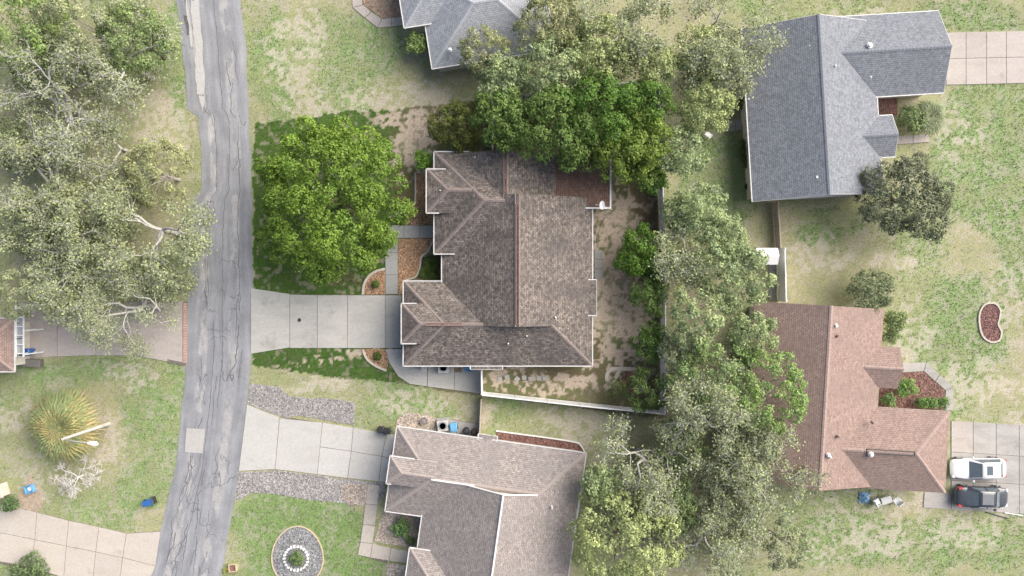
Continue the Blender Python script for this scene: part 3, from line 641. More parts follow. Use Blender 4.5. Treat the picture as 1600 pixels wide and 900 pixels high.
def opening(house, a, b_, z0, z1, t0, t1, kind='window'):
    """window or door on the wall running a->b (outside on the right of a->b seen from above)"""
    a = Vector((a.x, a.y, 0)); b_ = Vector((b_.x, b_.y, 0)); d = (b_ - a); L = d.length; d.normalize(); n_ = Vector((d.y, -d.x, 0))
    p, q = a + d * L * t0, a + d * L * t1; ang = math.atan2(d.y, d.x); c = (p + q) / 2 + n_ * .02; wd = (q - p).length
    if kind == 'window':
        f = MB()
        for s_ in (-1, 1): f.box((c.x + d.x * s_ * wd / 2, c.y + d.y * s_ * wd / 2, (z0 + z1) / 2), (.08, .12, z1 - z0), ang)
        for zz in (z0, (z0 + z1) / 2, z1): f.box((c.x, c.y, zz), (wd - .082, .1, .07), ang)
        fo = f.build('window', M_white, house)
        MB().box((c.x, c.y, (z0 + z1) / 2), (wd - .1, .05, z1 - z0 - .08), ang).build('pane', M_glass, fo)
    elif kind == 'door':
        fo = MB().box((c.x, c.y, (z0 + z1) / 2), (wd, .09, z1 - z0), ang).build('door', M_door, house)
        h = c + d * (wd * .38) + n_ * .08; MB().box((h.x, h.y, 1.0), (.12, .06, .05), ang).build('handle', M_grey_metal, fo)
    else:
        fo = MB().box((c.x, c.y, (z0 + z1) / 2), (wd, .06, z1 - z0), ang).build('garage_door', M_white, house)
        for i in range(4): MB().box((c.x + n_.x * .04, c.y + n_.y * .04, z0 + (i + .5) * (z1 - z0) / 4), (wd - .08, .05, (z1 - z0) / 4 - .05), ang).build('panel', M_white, fo)
# --- the middle house
fr = Frame(0, 0, 0)
H = thing('house', W(780, 410), 'brown weathered shingle-roofed house inside the green lot', 'house')
a0, a1, wA = roof_block(H, fr, 690, 309, 926, 508, 2.5, 'v', 'gg', M_roof_main, M_cap_main, caps=False, rakes=False)
g0, g1, wG = roof_block(H, fr, 630, 439, 925.8, 572, 2.485, 'u', 'hh', M_roof_main, M_cap_main, skip=(0,))
b0, b1, wB = roof_block(H, fr, 678, 237, 800, 397, 2.94, 'u', 'hg', M_roof_main, M_cap_main, glen=(2.9, 1.75), rakes=False)
c0, c1, wC = roof_block(H, fr, 712, 240, 868, 316, 2.95, 'v', 'gg', M_roof_main, M_cap_main, gutters=False, caps=False)
kp = .417 / PX * (HC - 2.9) / HC
s0, s1, wS = roof_block(H, fr, 666, 264, 740, 333, 2.95 + 27 * kp, 'u', 'hg', M_roof_main, M_cap_main, glen=(1.6, 1.05), rakes=False)
n0, n1_, wN = roof_block(H, fr, 627, 474, 690, 537, 2.5 + 34.5 * kp, 'u', 'hg', M_roof_main, M_cap_main, glen=(1.25, 1.25), rakes=False)
roof_block(H, fr, 735, 545, 785, 577, 2.47, 'v', 'gg', M_roof_main, M_cap_main, rise=.05, wall=False, caps=False)
roof_block(H, fr, 905, 437, 932, 493, 2.62, 'u', 'gg', M_roof_main, M_cap_main, rise=.02, wall=False, caps=False)
# low porch roof behind
q = [fr.w(866, 240, 2.93), fr.w(954, 240, 2.55), fr.w(954, 325, 2.55), fr.w(866, 325, 2.93)]
po = mk('porch_roof', [tuple(p) for p in q], [(3, 2, 1, 0)], M_roof_porch, H, uv=[(q[i].y, q[i].x) for i in (3, 2, 1, 0)])
po2 = MB()
for a, b_ in ((q[1], q[2]), (q[2], q[3])):
    d = (b_ - a).normalized(); c = (a + b_) / 2; po2.add([], [])
    s_ = d.cross(Vector((0, 0, 1))).normalized() * .06; h2 = Vector((0, 0, .08))
    po2.add([a + s_ - h2, a - s_ - h2, a - s_ + h2 * .4, a + s_ + h2 * .4, b_ + s_ - h2, b_ - s_ - h2, b_ - s_ + h2 * .4, b_ + s_ + h2 * .4], [(0, 1, 2, 3), (7, 6, 5, 4), (0, 4, 5, 1), (1, 5, 6, 2), (2, 6, 7, 3), (3, 7, 4, 0)])
po2.build('gutter', M_white, H)
for x, y in ((952, 323), (952, 282), (952, 243)): p = W(x, y, 2.5); MB().box((p[0] - .1, p[1] + .05, 1.2), (.14, .14, 2.4)).build('porch_post', M_white, H)
def lerpv(a, b_, t): return a + (b_ - a) * t
ridge_vent(H, lerpv(a0, a1, .02), lerpv(a0, a1, .92), .22, M_vent_red); ridge_vent(H, lerpv(c0, c1, .1), lerpv(c0, c1, .98), .2, M_vent_red)
gl = (g1 - g0).normalized(); p0 = Vector(W(666, 508, g0.z)); p0.y = g0.y; p1 = Vector(W(722, 508, g0.z)); p1.y = g0.y; p0.z = p1.z = g0.z
ridge_vent(H, p0, p1, .2, M_vent_red)
cm = MB()
for a, b_ in ((a0, a1), (c0, c1)):
    for k in (-1, 1):
        d = Vector((k * .17, 0, -.055)); cm.tube(a + d, b_ + d, .07, n=5)
cm.build('ridge_cap', M_cap_main, H)
for x, y, z in ((786, 443, 4.4), (823, 525, 3.7), (794, 537, 3.4), (868, 496, 4.0), (742, 246, 3.6), (688, 298, 4.0)): pipe_vent(H, x, y, z - .05, .05, .2)
# openings on the walls
def wallrun(wl, i): return wl[i], wl[(i + 1) % 4]     # 0 N (W->E), 1 E, 2 S, 3 W ; wl = NW NE SE SW
def win(house, wl, side, ts, z0=.95, z1=2.1, kind='window'):
    a, b_ = wl[(side + 1) % 4], wl[side]
    if side == 0: a, b_ = wl[1], wl[0]
    if side == 1: a, b_ = wl[2], wl[1]
    if side == 2: a, b_ = wl[3], wl[2]
    if side == 3: a, b_ = wl[0], wl[3]
    for t0, t1 in ts: opening(house, a, b_, z0, z1, t0, t1, kind)
win(H, wN, 3, [(.06, .94)], 0, 2.2, 'garage'); win(H, wS, 3, [(.25, .75)]); win(H, wA, 1, [(.12, .22), (.7, .8)]); win(H, wA, 1, [(.4, .5)], 0, 2.05, 'door')
win(H, wG, 2, [(.2, .27), (.6, .68), (.82, .9)]); win(H, wA, 3, [(.62, .67)], 0, 2.05, 'door')
# --- the tan neighbour below
fr = Frame(620, 666, 8)
H2 = thing('house', W(770, 790), 'pale tan shingle-roofed house with white ridge lines at the bottom edge', 'house')
kw = dict(mat=M_roof_tan, cap=M_cap_tan)
g0, g1, wG = roof_block(H2, fr, 0, 0, 299, 134, 2.485, 'u', 'hh', skip=(1,), **kw)
a0, a1, wA = roof_block(H2, fr, 58, 68, 298, 330, 2.5, 'v', 'gg', caps=False, rakes=False, **kw)
roof_block(H2, fr, 46, 185, 190, 345, 2.95, 'u', 'hg', glen=(1.9, 1.9), rakes=False, **kw)
n0, n1_, wN = roof_block(H2, fr, -4, 47, 70, 91, 2.5 + 46.5 * kp, 'u', 'hg', glen=(2.0, .4), rakes=False, **kw)
roof_block(H2, fr, 128, -6, 158, 30, 2.5, 'v', 'gg', rise=.05, wall=False, caps=False, **kw)
M_whitecap = plain('pale_ridge_metal', (.74, .72, .69), .6, .05)
def whiteline(house, pts, rr=.09):
    mb = MB()
    for i in range(len(pts) - 1): mb.tube(pts[i], pts[i + 1], rr, n=6)
    mb.build('ridge_flashing', M_whitecap, house)
up = Vector((0, 0, .03))
whiteline(H2, [lerpv(g0, g1, .0) + up, lerpv(g0, g1, .40) + up], .07); whiteline(H2, [a0 + up, a1 + up])
# rake flashing of the main gable over the ridge
Ax, Bx = fr.w(58, 68, 2.5), fr.w(298, 68, 2.5)
top = a1 if (a1 - Ax).length < (a0 - Ax).length + 99 and abs(a1.y - Ax.y) < abs(a0.y - Ax.y) else a0
whiteline(H2, [lerpv(Ax, top, .56) + up, top + up, lerpv(Bx, top, .56) + up], .06)
win(H2, wG, 0, [(.15, .22), (.5, .6), (.8, .88)]); win(H2, wN, 3, [(.05, .95)], 0, 2.2, 'garage'); win(H2, wA, 3, [(.3, .36)])
pipe_vent(H2, 862, 792, 3.6, .06, .45)
# --- pale blue-grey house at the top
fr = Frame(675, 108, -9)
H3 = thing('house', W(760, 20), 'pale blue-grey shingle-roofed house cut by the top edge', 'house')
kw = dict(mat=M_roof_blue, cap=M_cap_blue)
t0_, t1_, wT = roof_block(H3, fr, 0, -158, 195, 0, 2.5, 'u', 'hh', **kw)
roof_block(H3, fr, -33, -190, 60, -70, 2.7, 'u', 'hg', **kw)
win(H3, wT, 2, [(.12, .2), (.4, .48)]); pipe_vent(H3, 703, 78, 3.4, .12, .2)
# --- slate grey house upper right
fr = Frame(1175, 315, -3.5)
H4 = thing('house', W(1300, 180), 'slate blue-grey shingle-roofed house at the upper right', 'house')
kw = dict(mat=M_roof_slate, cap=M_cap_slate)
r0, r1, wR = roof_block(H4, fr, 0, -270, 205, 0, 2.5, 'v', 'gg', **kw)
_, _, wR2 = roof_block(H4, fr, 90, -280, 309, -151, 2.52, 'u', 'gg', **kw)
roof_block(H4, fr, 120, -122, 227, -56, 2.5, 'u', 'gg', **kw)
win(H4, wR, 3, [(.1, .2), (.62, .75)]); win(H4, wR, 3, [(.4, .52)], 0, 2.05, 'door'); win(H4, wR2, 1, [(.15, .85)], 0, 2.2, 'garage'); win(H4, wR, 2, [(.2, .3), (.6, .7)])
for x, y, z, q in ((1265, 72, 4.3, .1), (1359, 71, 3.9, .16), (1276, 277, 4.3, .12), (1305, 103, 4.3, .06), (1305, 262, 4.2, .06), (1360, 121, 3.6, .06)): pipe_vent(H4, x, y, z, q, .15)
# --- red-brown house lower right
fr = Frame(1381, 483, 3.5)
H5 = thing('house', W(1330, 640), 'red-brown shingle-roofed house beside the two parked cars', 'house')
kw = dict(mat=M_roof_brown, cap=M_cap_brown)
k0, k1, wK = roof_block(H5, fr, -203, 0, 0, 278, 2.5, 'v', 'gg', gutters=False, **kw)
k20, k21, wK2 = roof_block(H5, fr, -110, 153, 113, 281, 2.52, 'u', 'gh', gutters=False, **kw)
roof_block(H5, fr, -70, 58, 29, 123, 2.55, 'u', 'gg', gutters=False, **kw)
win(H5, wK, 0, [(.3, .4), (.7, .8)]); win(H5, wK2, 1, [(.1, .9)], 0, 2.2, 'garage'); win(H5, wK, 3, [(.3, .4), (.6, .72)]); win(H5, wK, 1, [(.3, .35)], 0, 2.05, 'door')
ridge_vent(H5, lerpv(k20, k21, .52) + up, lerpv(k20, k21, .98) + up, .3, M_dark)
for x, y, z, q, mm in ((1306, 509, 4.5, .12, M_white), (1308, 525, 4.5, .08, M_vent_red), (1364, 660, 3.6, .1, M_cap_brown), (1310, 682, 4.4, .08, M_cap_brown), (1294, 711, 4.7, .12, M_white), (1361, 710, 4.0, .15, M_white), (1297, 714, 4.6, .08, M_white)): pipe_vent(H5, x, y, z, q, .18, mm)
# --- sliver of a house at the left edge
fr = Frame(0, 0, 0)
H6 = thing('house', W(-40, 540), 'edge of a red-brown roofed house at the left border', 'house')
_, _, wL = roof_block(H6, fr, -150, 497, 23, 581, 2.5, 'u', 'gh', mat=M_roof_brown, cap=M_cap_brown); win(H6, wL, 1, [(.2, .4), (.6, .8)])

# ------------------------------------------------------------------ foliage
def crown(R, rz, seed, color, lobe=.24, leaf=.22, dens=.9, flat=1.0, var=.4, yel=(1.25, 1.08, .7), yamt=.35, rxy=(1, 1), asp=.55, gap=0.0, low=.2, jag=.16, nf=1.6):
    """broadleaf crown: lobes over an uneven dome, clumps on each lobe, leaves on each clump; returns V, F, colours, lobe centres"""
    r = np.random.default_rng(seed); lr0 = max(.35, R * lobe)
    nl = max(5, int(nf * (R / lr0) ** 2)); C_ = []; ph = r.uniform(0, 2 * PI, 4)
    for i in range(nl):
        t = (i + .5) / nl; el = math.asin(1 - t * (1 + low)) if 1 - t * (1 + low) > -1 else -PI / 2; az = i * 2.39996 + r.normal(0, .25)
        kk = 1 + jag * (math.sin(2 * az + ph[0]) * .5 + math.sin(3 * az + ph[1]) * .5 + math.sin(5 * az + ph[2]) * .4)
        q = (R - lr0 * .75) * kk * r.uniform(.76, 1.06)
        C_.append((q * math.cos(el) * math.cos(az) * rxy[0], q * math.cos(el) * math.sin(az) * rxy[1], (rz - lr0 * .6) * math.sin(el) * r.uniform(.62, 1.12)))
    C_ = np.array(C_); LR = lr0 * r.uniform(.58, 1.0, nl)
    if gap: keep = r.random(nl) > gap; C_ = C_[keep]; LR = LR[keep]; nl = len(C_)
    P = []; Nn = []; Sz = []; Cl = []
    ltint = r.uniform(0, 1, nl)
    for i in range(nl):
        sp = leaf * 1.35; ncl = max(8, int(1.15 * dens * 7.5 * LR[i] ** 2 / (sp * sp * 1.3))); d = r.normal(size=(ncl, 3)); d[:, 2] = np.abs(d[:, 2]) * 1.15 - .3; d += C_[i] / (np.linalg.norm(C_[i]) + 1e-6) * .4
        d /= np.linalg.norm(d, axis=1)[:, None]; cc = C_[i] + d * LR[i] * r.uniform(.86, 1.04, (ncl, 1)) * (1 + .12 * np.sin(d[:, :1] * 6 + i) * np.sin(d[:, 1:2] * 7))
        nlv = 7
        pos = np.repeat(cc, nlv, 0); dd = np.repeat(d, nlv, 0); off = r.normal(size=pos.shape) * np.array([.5, .5, .3]) * leaf
        pos = pos + off; P.append(pos); Nn.append(dd * .9 + off * 1.2 + np.array([0, 0, .45])); Sz.append(leaf * r.uniform(.65, 1.25, len(pos)))
        cl = np.array(color) * (1 + var * .6 * (r.random() - .5)); tt = np.repeat(np.clip(ltint[i] * .7 + r.uniform(-.3, .5, ncl), 0, 1), nlv)[:, None] * yamt
        ccol = cl * ((1 - tt) + tt * np.array(yel) * 1.25) * r.uniform(1 - var, 1 + var, (len(pos), 1)); Cl.append(ccol)
    # inner fill
    m = int(nl * 14 * dens * (.26 / leaf) ** 1.3); q = r.normal(size=(m, 3)); q /= np.linalg.norm(q, axis=1)[:, None]; q *= r.random((m, 1)) ** .45 * np.array([R * .8 * rxy[0], R * .8 * rxy[1], rz * .7]); q[:, 2] -= rz * .05
    if not gap: P.append(q); Nn.append(np.tile([0, 0, 1.0], (m, 1))); Sz.append(leaf * 1.3 * np.ones(m)); Cl.append(np.array(color) * r.uniform(.8, 1.1, (m, 1)))
    P = np.concatenate(P); Nn = np.concatenate(Nn); Nn /= np.linalg.norm(Nn, axis=1)[:, None] + 1e-9
    V, F = leafquads(P, Nn, np.concatenate(Sz), r, .38, asp)
    return V, F, np.repeat(np.concatenate(Cl), 4, 0), C_
def limbs(h, tips, r0, seed, nmax=9, lean=(0, 0)):
    """tapered trunk with limbs out to some of the lobes"""
    r = np.random.default_rng(seed); mb = MB(); p = Vector((0, 0, -.1)); fork = Vector((lean[0], lean[1], h * .38)); mid = (p + fork) / 2 + Vector((r.normal(0, .05), r.normal(0, .05), 0))
    mb.tube(p, mid, r0 * 1.25, r0, 8); mb.tube(mid, fork, r0, r0 * .8, 8)
    if len(tips):
        for i in r.permutation(len(tips))[:nmax]:
            fork = Vector((lean[0], lean[1], h * r.uniform(.24, .4))); t = fork.lerp(Vector(tips[i]), .72); m1 = fork.lerp(t, .5) + Vector((r.normal(0, .2), r.normal(0, .2), .25)); mb.tube(fork, m1, r0 * .5, r0 * .3, 6); mb.tube(m1, t, r0 * .3, r0 * .08, 5)
    return mb
def tree(px, py, Rp, h, label, color, seed, name='tree', cat='tree', group=None, trunk_mat=None, rz=None, tm=True, **kw):
    zc = h * .62; k = (HC - zc) / HC; R = Rp / PX * k; p = W(px, py, zc); rz = rz or min(R * .8, h * .45)
    zc = max(h - rz, rz * .55)
    V, F, cl, lc = crown(R, rz, seed, color, **kw)
    t = thing(name, (p[0], p[1], 0), label, cat, group)
    o = mk('crown', V + np.array([0, 0, zc]), F, M_leaf, t, col=cl, local=True)
    tips = lc + np.array([0, 0, zc]); limbs(max(zc, .5) * 1.6, tips, max(.05, R * .045), seed).build('trunk' if name != 'shrub' else 'stem', trunk_mat or (M_bark if kw.get('gap') else M_bark_dark), t, local=True)
    return t
def tubes_np(segs, mb_n=(6, 5, 4, 3)):
    """segs: list of (p0,p1,r0,r1); one mesh of tapered tubes"""
    Vs = []; Fs = []; off = 0
    A = np.array([s[0] for s in segs]); B = np.array([s[1] for s in segs]); r0 = np.array([s[2] for s in segs]); r1 = np.array([s[3] for s in segs])
    D = B - A; D /= np.linalg.norm(D, axis=1)[:, None] + 1e-9
    ref = np.where(np.abs(D[:, 2:3]) < .9, [[0, 0, 1.0]], [[1.0, 0, 0]]); U = np.cross(D, ref); U /= np.linalg.norm(U, axis=1)[:, None]; Vv = np.cross(D, U)
    n = 5; a = np.arange(n) * 2 * PI / n
    ring = U[:, None, :] * np.cos(a)[None, :, None] + Vv[:, None, :] * np.sin(a)[None, :, None]
    V = np.concatenate([A[:, None, :] + ring * r0[:, None, None], B[:, None, :] + ring * r1[:, None, None]], 1).reshape(-1, 3)
    m = len(segs); i = np.arange(n); f = np.stack([i, (i + 1) % n, (i + 1) % n + n, i + n], 1)
    F = (f[None] + (np.arange(m) * 2 * n)[:, None, None]).reshape(-1, 4)
    return V, F
def oak(px, py, Rp, h, label, color, seed, leaves=1.0, bark=None, leaf=.2, name='oak_tree', cat='tree', group=None, thick=1.0, depth=5, off=(0, 0)):
    """spreading oak: gnarled pale limbs and twigs with small sparse leaves"""
    zc = h * .8; k = (HC - zc) / HC; R = Rp / PX * k; p = W(px, py, zc); r = np.random.default_rng(seed)
    segs = []; twigs = []
    base = np.array([off[0], off[1], -.1]); z0 = h * .32
    segs.append((base, np.array([off[0] * .6, off[1] * .6, z0]), .22 * thick + R * .02, .17 * thick + R * .012))
    def grow(p0, d, L, rad0, dep):
        ns = 4; cur = p0; rr = rad0
        for i in range(ns):
            d = d + r.normal(0, .3, 3) * np.array([1, 1, .6]); d[2] += (.02 if dep < 2 else -.03)
            if cur[2] > h: d[2] = -abs(d[2]) * .4
            d = d / np.linalg.norm(d); nx_ = cur + d * L / ns; r2 = rr * .86
            segs.append((cur, nx_, rr, r2)); cur = nx_; rr = r2
            if dep >= 2: twigs.append((cur, dep))
            if dep < depth and i >= 1 and r.random() < (.62 if dep < 3 else .5):
                s_ = r.normal(0, 1, 3); s_[2] *= .5; dd = d * .6 + s_ / np.linalg.norm(s_) * .75; dd[2] += .05; grow(cur, dd / np.linalg.norm(dd), L * r.uniform(.5, .75), rr * .55, dep + 1)
        if dep < depth:
            for q in range(2):
                s_ = r.normal(0, 1, 3); s_[2] *= .4; dd = d * .8 + s_ / np.linalg.norm(s_) * .55; grow(cur, dd / np.linalg.norm(dd), L * r.uniform(.55, .75), rr * .8, dep + 1)
    nlm = 5; a0 = r.uniform(0, 6)
    for i in range(nlm):
        a = a0 + i * 2 * PI / nlm + r.normal(0, .25); el = r.uniform(.35, .75)
        grow(np.array([off[0] * .6, off[1] * .6, z0]), np.array([math.cos(a) * math.cos(el), math.sin(a) * math.cos(el), math.sin(el)]), R * .46, (.1 * thick + R * .011), 1)
    A = np.array([s[1] for s in segs]); rr = np.hypot(A[:, 0], A[:, 1]); sc = R / np.percentile(rr, 93); zs = (h * .97) / max(np.percentile(A[:, 2], 99), .1)
    fx = lambda q: np.array([q[0] * sc, q[1] * sc, q[2] * zs])
    segs = [(fx(a), fx(b_), max(x, .011), max(y, .009)) for a, b_, x, y in segs]
    t = thing(name, (p[0], p[1], 0), label, cat, group)
    V, F = tubes_np(segs); mk('trunk', V, F, bark or M_bark_pale, t, local=True, smooth=True)
    if leaves > 0 and twigs:
        T = np.array([fx(q[0]) for q in twigs]); nlv = int(21000 * leaves * (R / 5) ** 2); i = r.integers(0, len(T), nlv)
        dens_r = r.random(len(T)) ** .7
        keep = r.random(nlv) < dens_r[i]; i = i[keep]; nlv = len(i)
        c = T[i] + r.normal(size=(nlv, 3)) * np.array([.26, .26, .18]) - np.array([0, 0, .22]); tint = r.uniform(.8, 1.25, len(T))[i]; yel = (r.random(len(T)) ** 3)[i][:, None]
        cl = np.array(color) * tint[:, None] * r.uniform(.75, 1.25, (nlv, 1)) * (1 + yel * np.array([.35, .3, -.1]))
        V, F = leafquads(c, np.tile([0, 0, .8], (nlv, 1)), leaf * r.uniform(.6, 1.3, nlv), r, .5, .6); mk('crown', V, F, M_leaf, t, col=np.repeat(cl, 4, 0), local=True)
    return t
G_bright = (.138, .23, .036); G_deep = (.12, .195, .05); G_dark = (.06, .1, .03); G_yel = (.14, .212, .038); G_brown = (.105, .135, .035)
P_oak = (.3, .34, .2); P_green = (.29, .365, .185); P_yel = (.36, .42, .185); P_dark = (.16, .185, .115); P_olive = (.29, .32, .165)  # foliage outside the lot: greens lightened with painted-in haze, literals further down too
# inside the lot
tree(513, 313, 131, 8.6, 'big round bright green tree on the front lawn by the road', G_bright, 101, rxy=(.96, 1.04), lobe=.17, leaf=.23, dens=1.0, yamt=.42, rz=4.6, nf=2.5, jag=.02, var=.42)
tree(716, 197, 46, 5, 'brownish olive tree in front of the north roof corner', G_brown, 102, leaf=.17, dens=1.3, lobe=.22, yel=(1.6, 1.1, .7), yamt=.5)
tree(792, 190, 56, 7.5, 'dark green tree leaning over the roof ridge of the middle house', G_deep, 103, lobe=.24, dens=1.1)
tree(866, 203, 68, 8.5, 'dark green tree over the rear porch roof', G_deep, 104, lobe=.22, dens=1.1)
tree(932, 176, 66, 8.5, 'deep green tree in the back fence corner beside the yellow-green one', (0.0975, 0.189, 0.0338), 105, lobe=.22, dens=1.1)
tree(978, 236, 60, 8, 'yellow-green leafy tree at the north-east corner of the lot', G_yel, 106, lobe=.2, dens=1.1, rxy=(1.1, .9), yamt=.35)
tree(1000, 172, 50, 7.5, 'narrow leafy tree against the fence at the lot corner', (0.111, 0.202, 0.0364), 111, lobe=.26)
tree(1000, 262, 34, 6, 'deep green tree at the fence above the sandy back yard', (.12, .19, .04), 117, lobe=.28)
tree(915, 232, 40, 7, 'deep green tree reaching over the brown porch roof edge', (.115, .185, .045), 118, lobe=.26)
tree(1018, 282, 24, 4, 'small green tree under the yellow-green one by the fence', (0.104, 0.195, 0.039), 107, lobe=.3)
tree(1004, 395, 46, 4.5, 'bright green bushy tree beside the back fence', (0.101, 0.195, 0.0286), 108, lobe=.24, leaf=.2, dens=1.2)
tree(1016, 462, 34, 4, 'dark green tree hugging the back fence', G_deep, 109, lobe=.28, leaf=.2)
tree(1018, 535, 32, 4, 'green tree midway along the back fence', (0.091, 0.169, 0.0364), 110, lobe=.28, leaf=.2)
tree(1008, 610, 38, 4.5, 'loose green tree in the back fence corner by the ring bed', (0.111, 0.176, 0.052), 112, lobe=.22, leaf=.17, gap=.12)
tree(966, 606, 20, 2.5, 'low grey-green bush beside the ring bed', (0.13, 0.169, 0.065), 113, name='shrub', cat='shrub', lobe=.34, leaf=.13, gap=.1)
tree(662, 252, 18, 2.6, 'bright green bush at the corner of the front wing', (0.13, 0.247, 0.039), 114, name='shrub', cat='shrub', lobe=.36, leaf=.17)
tree(587, 444, 5, .5, 'tiny plant in the small arched mulch bed', (0.117, 0.182, 0.039), 115, name='shrub', cat='shrub', lobe=.5, leaf=.1)
tree(590, 556, 5, .4, 'tiny plant in the mulch bed below the driveway', (0.117, 0.182, 0.039), 116, name='shrub', cat='shrub', lobe=.5, leaf=.1)
# along the top
tree(757, 85, 44, 6, 'olive sparse tree over the pale blue roof edge', P_olive, 121, leaf=.17, lobe=.2, gap=.12)
tree(790, 130, 48, 6.5, 'pale green tree between the pale blue house and the lot', P_green, 122, lobe=.24)
tree(862, 115, 60, 7.5, 'pale green clumped tree above the lot fence', P_green, 123, lobe=.2)
tree(935, 85, 58, 7.5, 'yellowish pale green tree above the lot fence', P_yel, 124, lobe=.22, yamt=.2)
tree(862, 35, 60, 7, 'muted green tree shading the pale blue roof', P_olive, 125, lobe=.2, leaf=.2)
tree(1015, 110, 40, 7, 'pale yellow-green tree just above the lot corner', P_yel, 132, lobe=.25, yamt=.2)
oak(975, 38, 84, 8, 'grey-limbed oak with thin crown at the top centre', P_oak, 126, leaves=1.0)
oak(1130, 48, 86, 8.5, 'grey-limbed oak beside the slate roof', P_oak, 127, leaves=1.1)
tree(1092, 95, 48, 7, 'pale yellow-green tree between the oak and the lot corner', P_yel, 128, lobe=.22, yamt=.2)
tree(1098, 175, 46, 7, 'pale green tree facing the slate house wall', P_yel, 129, lobe=.22, yamt=.2)
tree(1062, 240, 44, 6.5, 'pale green tree outside the fence by the yellow-green tree', P_green, 130, lobe=.22)
oak(1145, 125, 34, 5, 'small thin oak touching the slate roof', P_oak, 131, leaves=.8, depth=4)
# along the right of the lot
tree(1095, 335, 50, 5.5, 'pale green tree on the grass below the slate house', P_green, 141, lobe=.22, leaf=.2)
oak(1075, 400, 50, 6, 'twiggy oak just outside the fence by the bushy tree', P_oak, 142, leaves=1.3, depth=4)
tree(1148, 428, 62, 7, 'pale green tree over the white shed', P_green, 143, lobe=.2, leaf=.22)
tree(1085, 490, 50, 7, 'light green tree outside the fence opposite the back wall', P_green, 144, lobe=.2, leaf=.22, gap=.05)
tree(1170, 520, 44, 6.5, 'soft green tree at the corner of the red-brown roof', P_green, 145, lobe=.24, leaf=.2)
tree(1195, 610, 70, 8, 'fresh green tree overhanging the red-brown roof', (0.225, 0.345, 0.112), 146, lobe=.17, leaf=.2, gap=.05)
tree(1105, 585, 62, 7.5, 'mixed green tree between the fence and the red-brown house', (0.21, 0.3, 0.12), 147, lobe=.19, leaf=.2, gap=.08)
oak(1120, 655, 90, 9, 'grey-limbed oak in the thicket below the fresh green tree', P_oak, 148, leaves=1.1)
oak(1020, 735, 84, 8, 'bare-branched pale oak below the lot corner', P_oak, 149, leaves=.75)
oak(1195, 775, 98, 9, 'large grey bare-branched oak below the red-brown house', P_oak, 150, leaves=.8)
oak(1120, 850, 84, 8, 'thin grey oak at the bottom edge beside the yellow-green tree', P_oak, 151, leaves=.9)
tree(978, 840, 92, 8, 'bright yellow-green tree beside the tan roof at the bottom', P_yel, 152, lobe=.17, yamt=.2)
tree(935, 752, 34, 6, 'mid green tree over the east corner of the tan roof', P_green, 153, lobe=.26)
tree(1050, 790, 48, 5.5, 'green undergrowth tree between the bare oaks', (0.165, 0.225, 0.0975), 154, lobe=.2, leaf=.18)
tree(1060, 690, 46, 5.5, 'soft green tree just below the lot corner', (0.195, 0.262, 0.12), 155, lobe=.2, leaf=.18, gap=.05)
tree(1062, 335, 34, 4.5, 'pale green tree hard against the outside of the fence', P_green, 231, lobe=.26, leaf=.2)
tree(1130, 375, 40, 5, 'pale green tree just above the white shed', P_green, 232, lobe=.24, leaf=.2)
tree(1065, 545, 40, 5.5, 'grey-green tree outside the fence midway down', (.27, .32, .19), 233, lobe=.22, leaf=.2)
tree(1170, 690, 50, 6.5, 'grey-green tree at the lower edge of the thicket by the red-brown roof', (.27, .31, .19), 234, lobe=.2, leaf=.2)
tree(1140, 790, 54, 6, 'grey-green undergrowth tree between the two large bare oaks', (.26, .3, .185), 235, lobe=.2, leaf=.19, gap=.05)
tree(1225, 850, 40, 5, 'grey-green tree at the bottom edge right of the bare oaks', (.28, .32, .2), 236, lobe=.22, leaf=.19, gap=.08)
# right side
tree(1424, 186, 23, 2.2, 'round green bush in the notch of the slate house', (.2, .27, .12), 237, name='shrub', cat='shrub', lobe=.3, leaf=.17)
tree(1418, 310, 74, 6, 'dark olive tree on the lawn beside the slate house', P_dark, 161, lobe=.19, leaf=.2, dens=1.05, yel=(1.5, 1.35, 1.1), yamt=.4)
tree(1362, 455, 38, 3.5, 'grey-green bush above the red-brown roof', (0.195, 0.247, 0.135), 162, name='shrub', cat='shrub', lobe=.22, leaf=.16)
tree(1398, 500, 19, 2.4, 'pale green bush against the red-brown eave', (0.24, 0.315, 0.135), 163, name='shrub', cat='shrub', lobe=.3, leaf=.16)
tree(1393, 545 - 20, 14, 1.6, 'lowest pale bush beside the entry gable', (0.225, 0.3, 0.135), 169, name='shrub', cat='shrub', lobe=.34, leaf=.16)
tree(1416, 606, 17, 1.6, 'round light green bush in the red mulch by the entry path', (0.21, 0.345, 0.105), 164, name='shrub', cat='shrub', lobe=.32, leaf=.15)
tree(1388, 625, 13, 1.3, 'round mid green bush in the wall corner of the red mulch', (0.165, 0.27, 0.0975), 165, name='shrub', cat='shrub', lobe=.34, leaf=.15)
for i, (x, lb) in enumerate(((1440, 'left clipped bush of the hedge row beside the garage eave'), (1456, 'middle clipped bush of the hedge row beside the garage eave'), (1472, 'right clipped bush of the hedge row beside the garage eave'))):
    tree(x, 629, 11, 1.2, lb, (0.165, 0.277, 0.09), 166 + i, name='shrub', cat='shrub', group='hedge bushes by the garage', lobe=.34, leaf=.14)
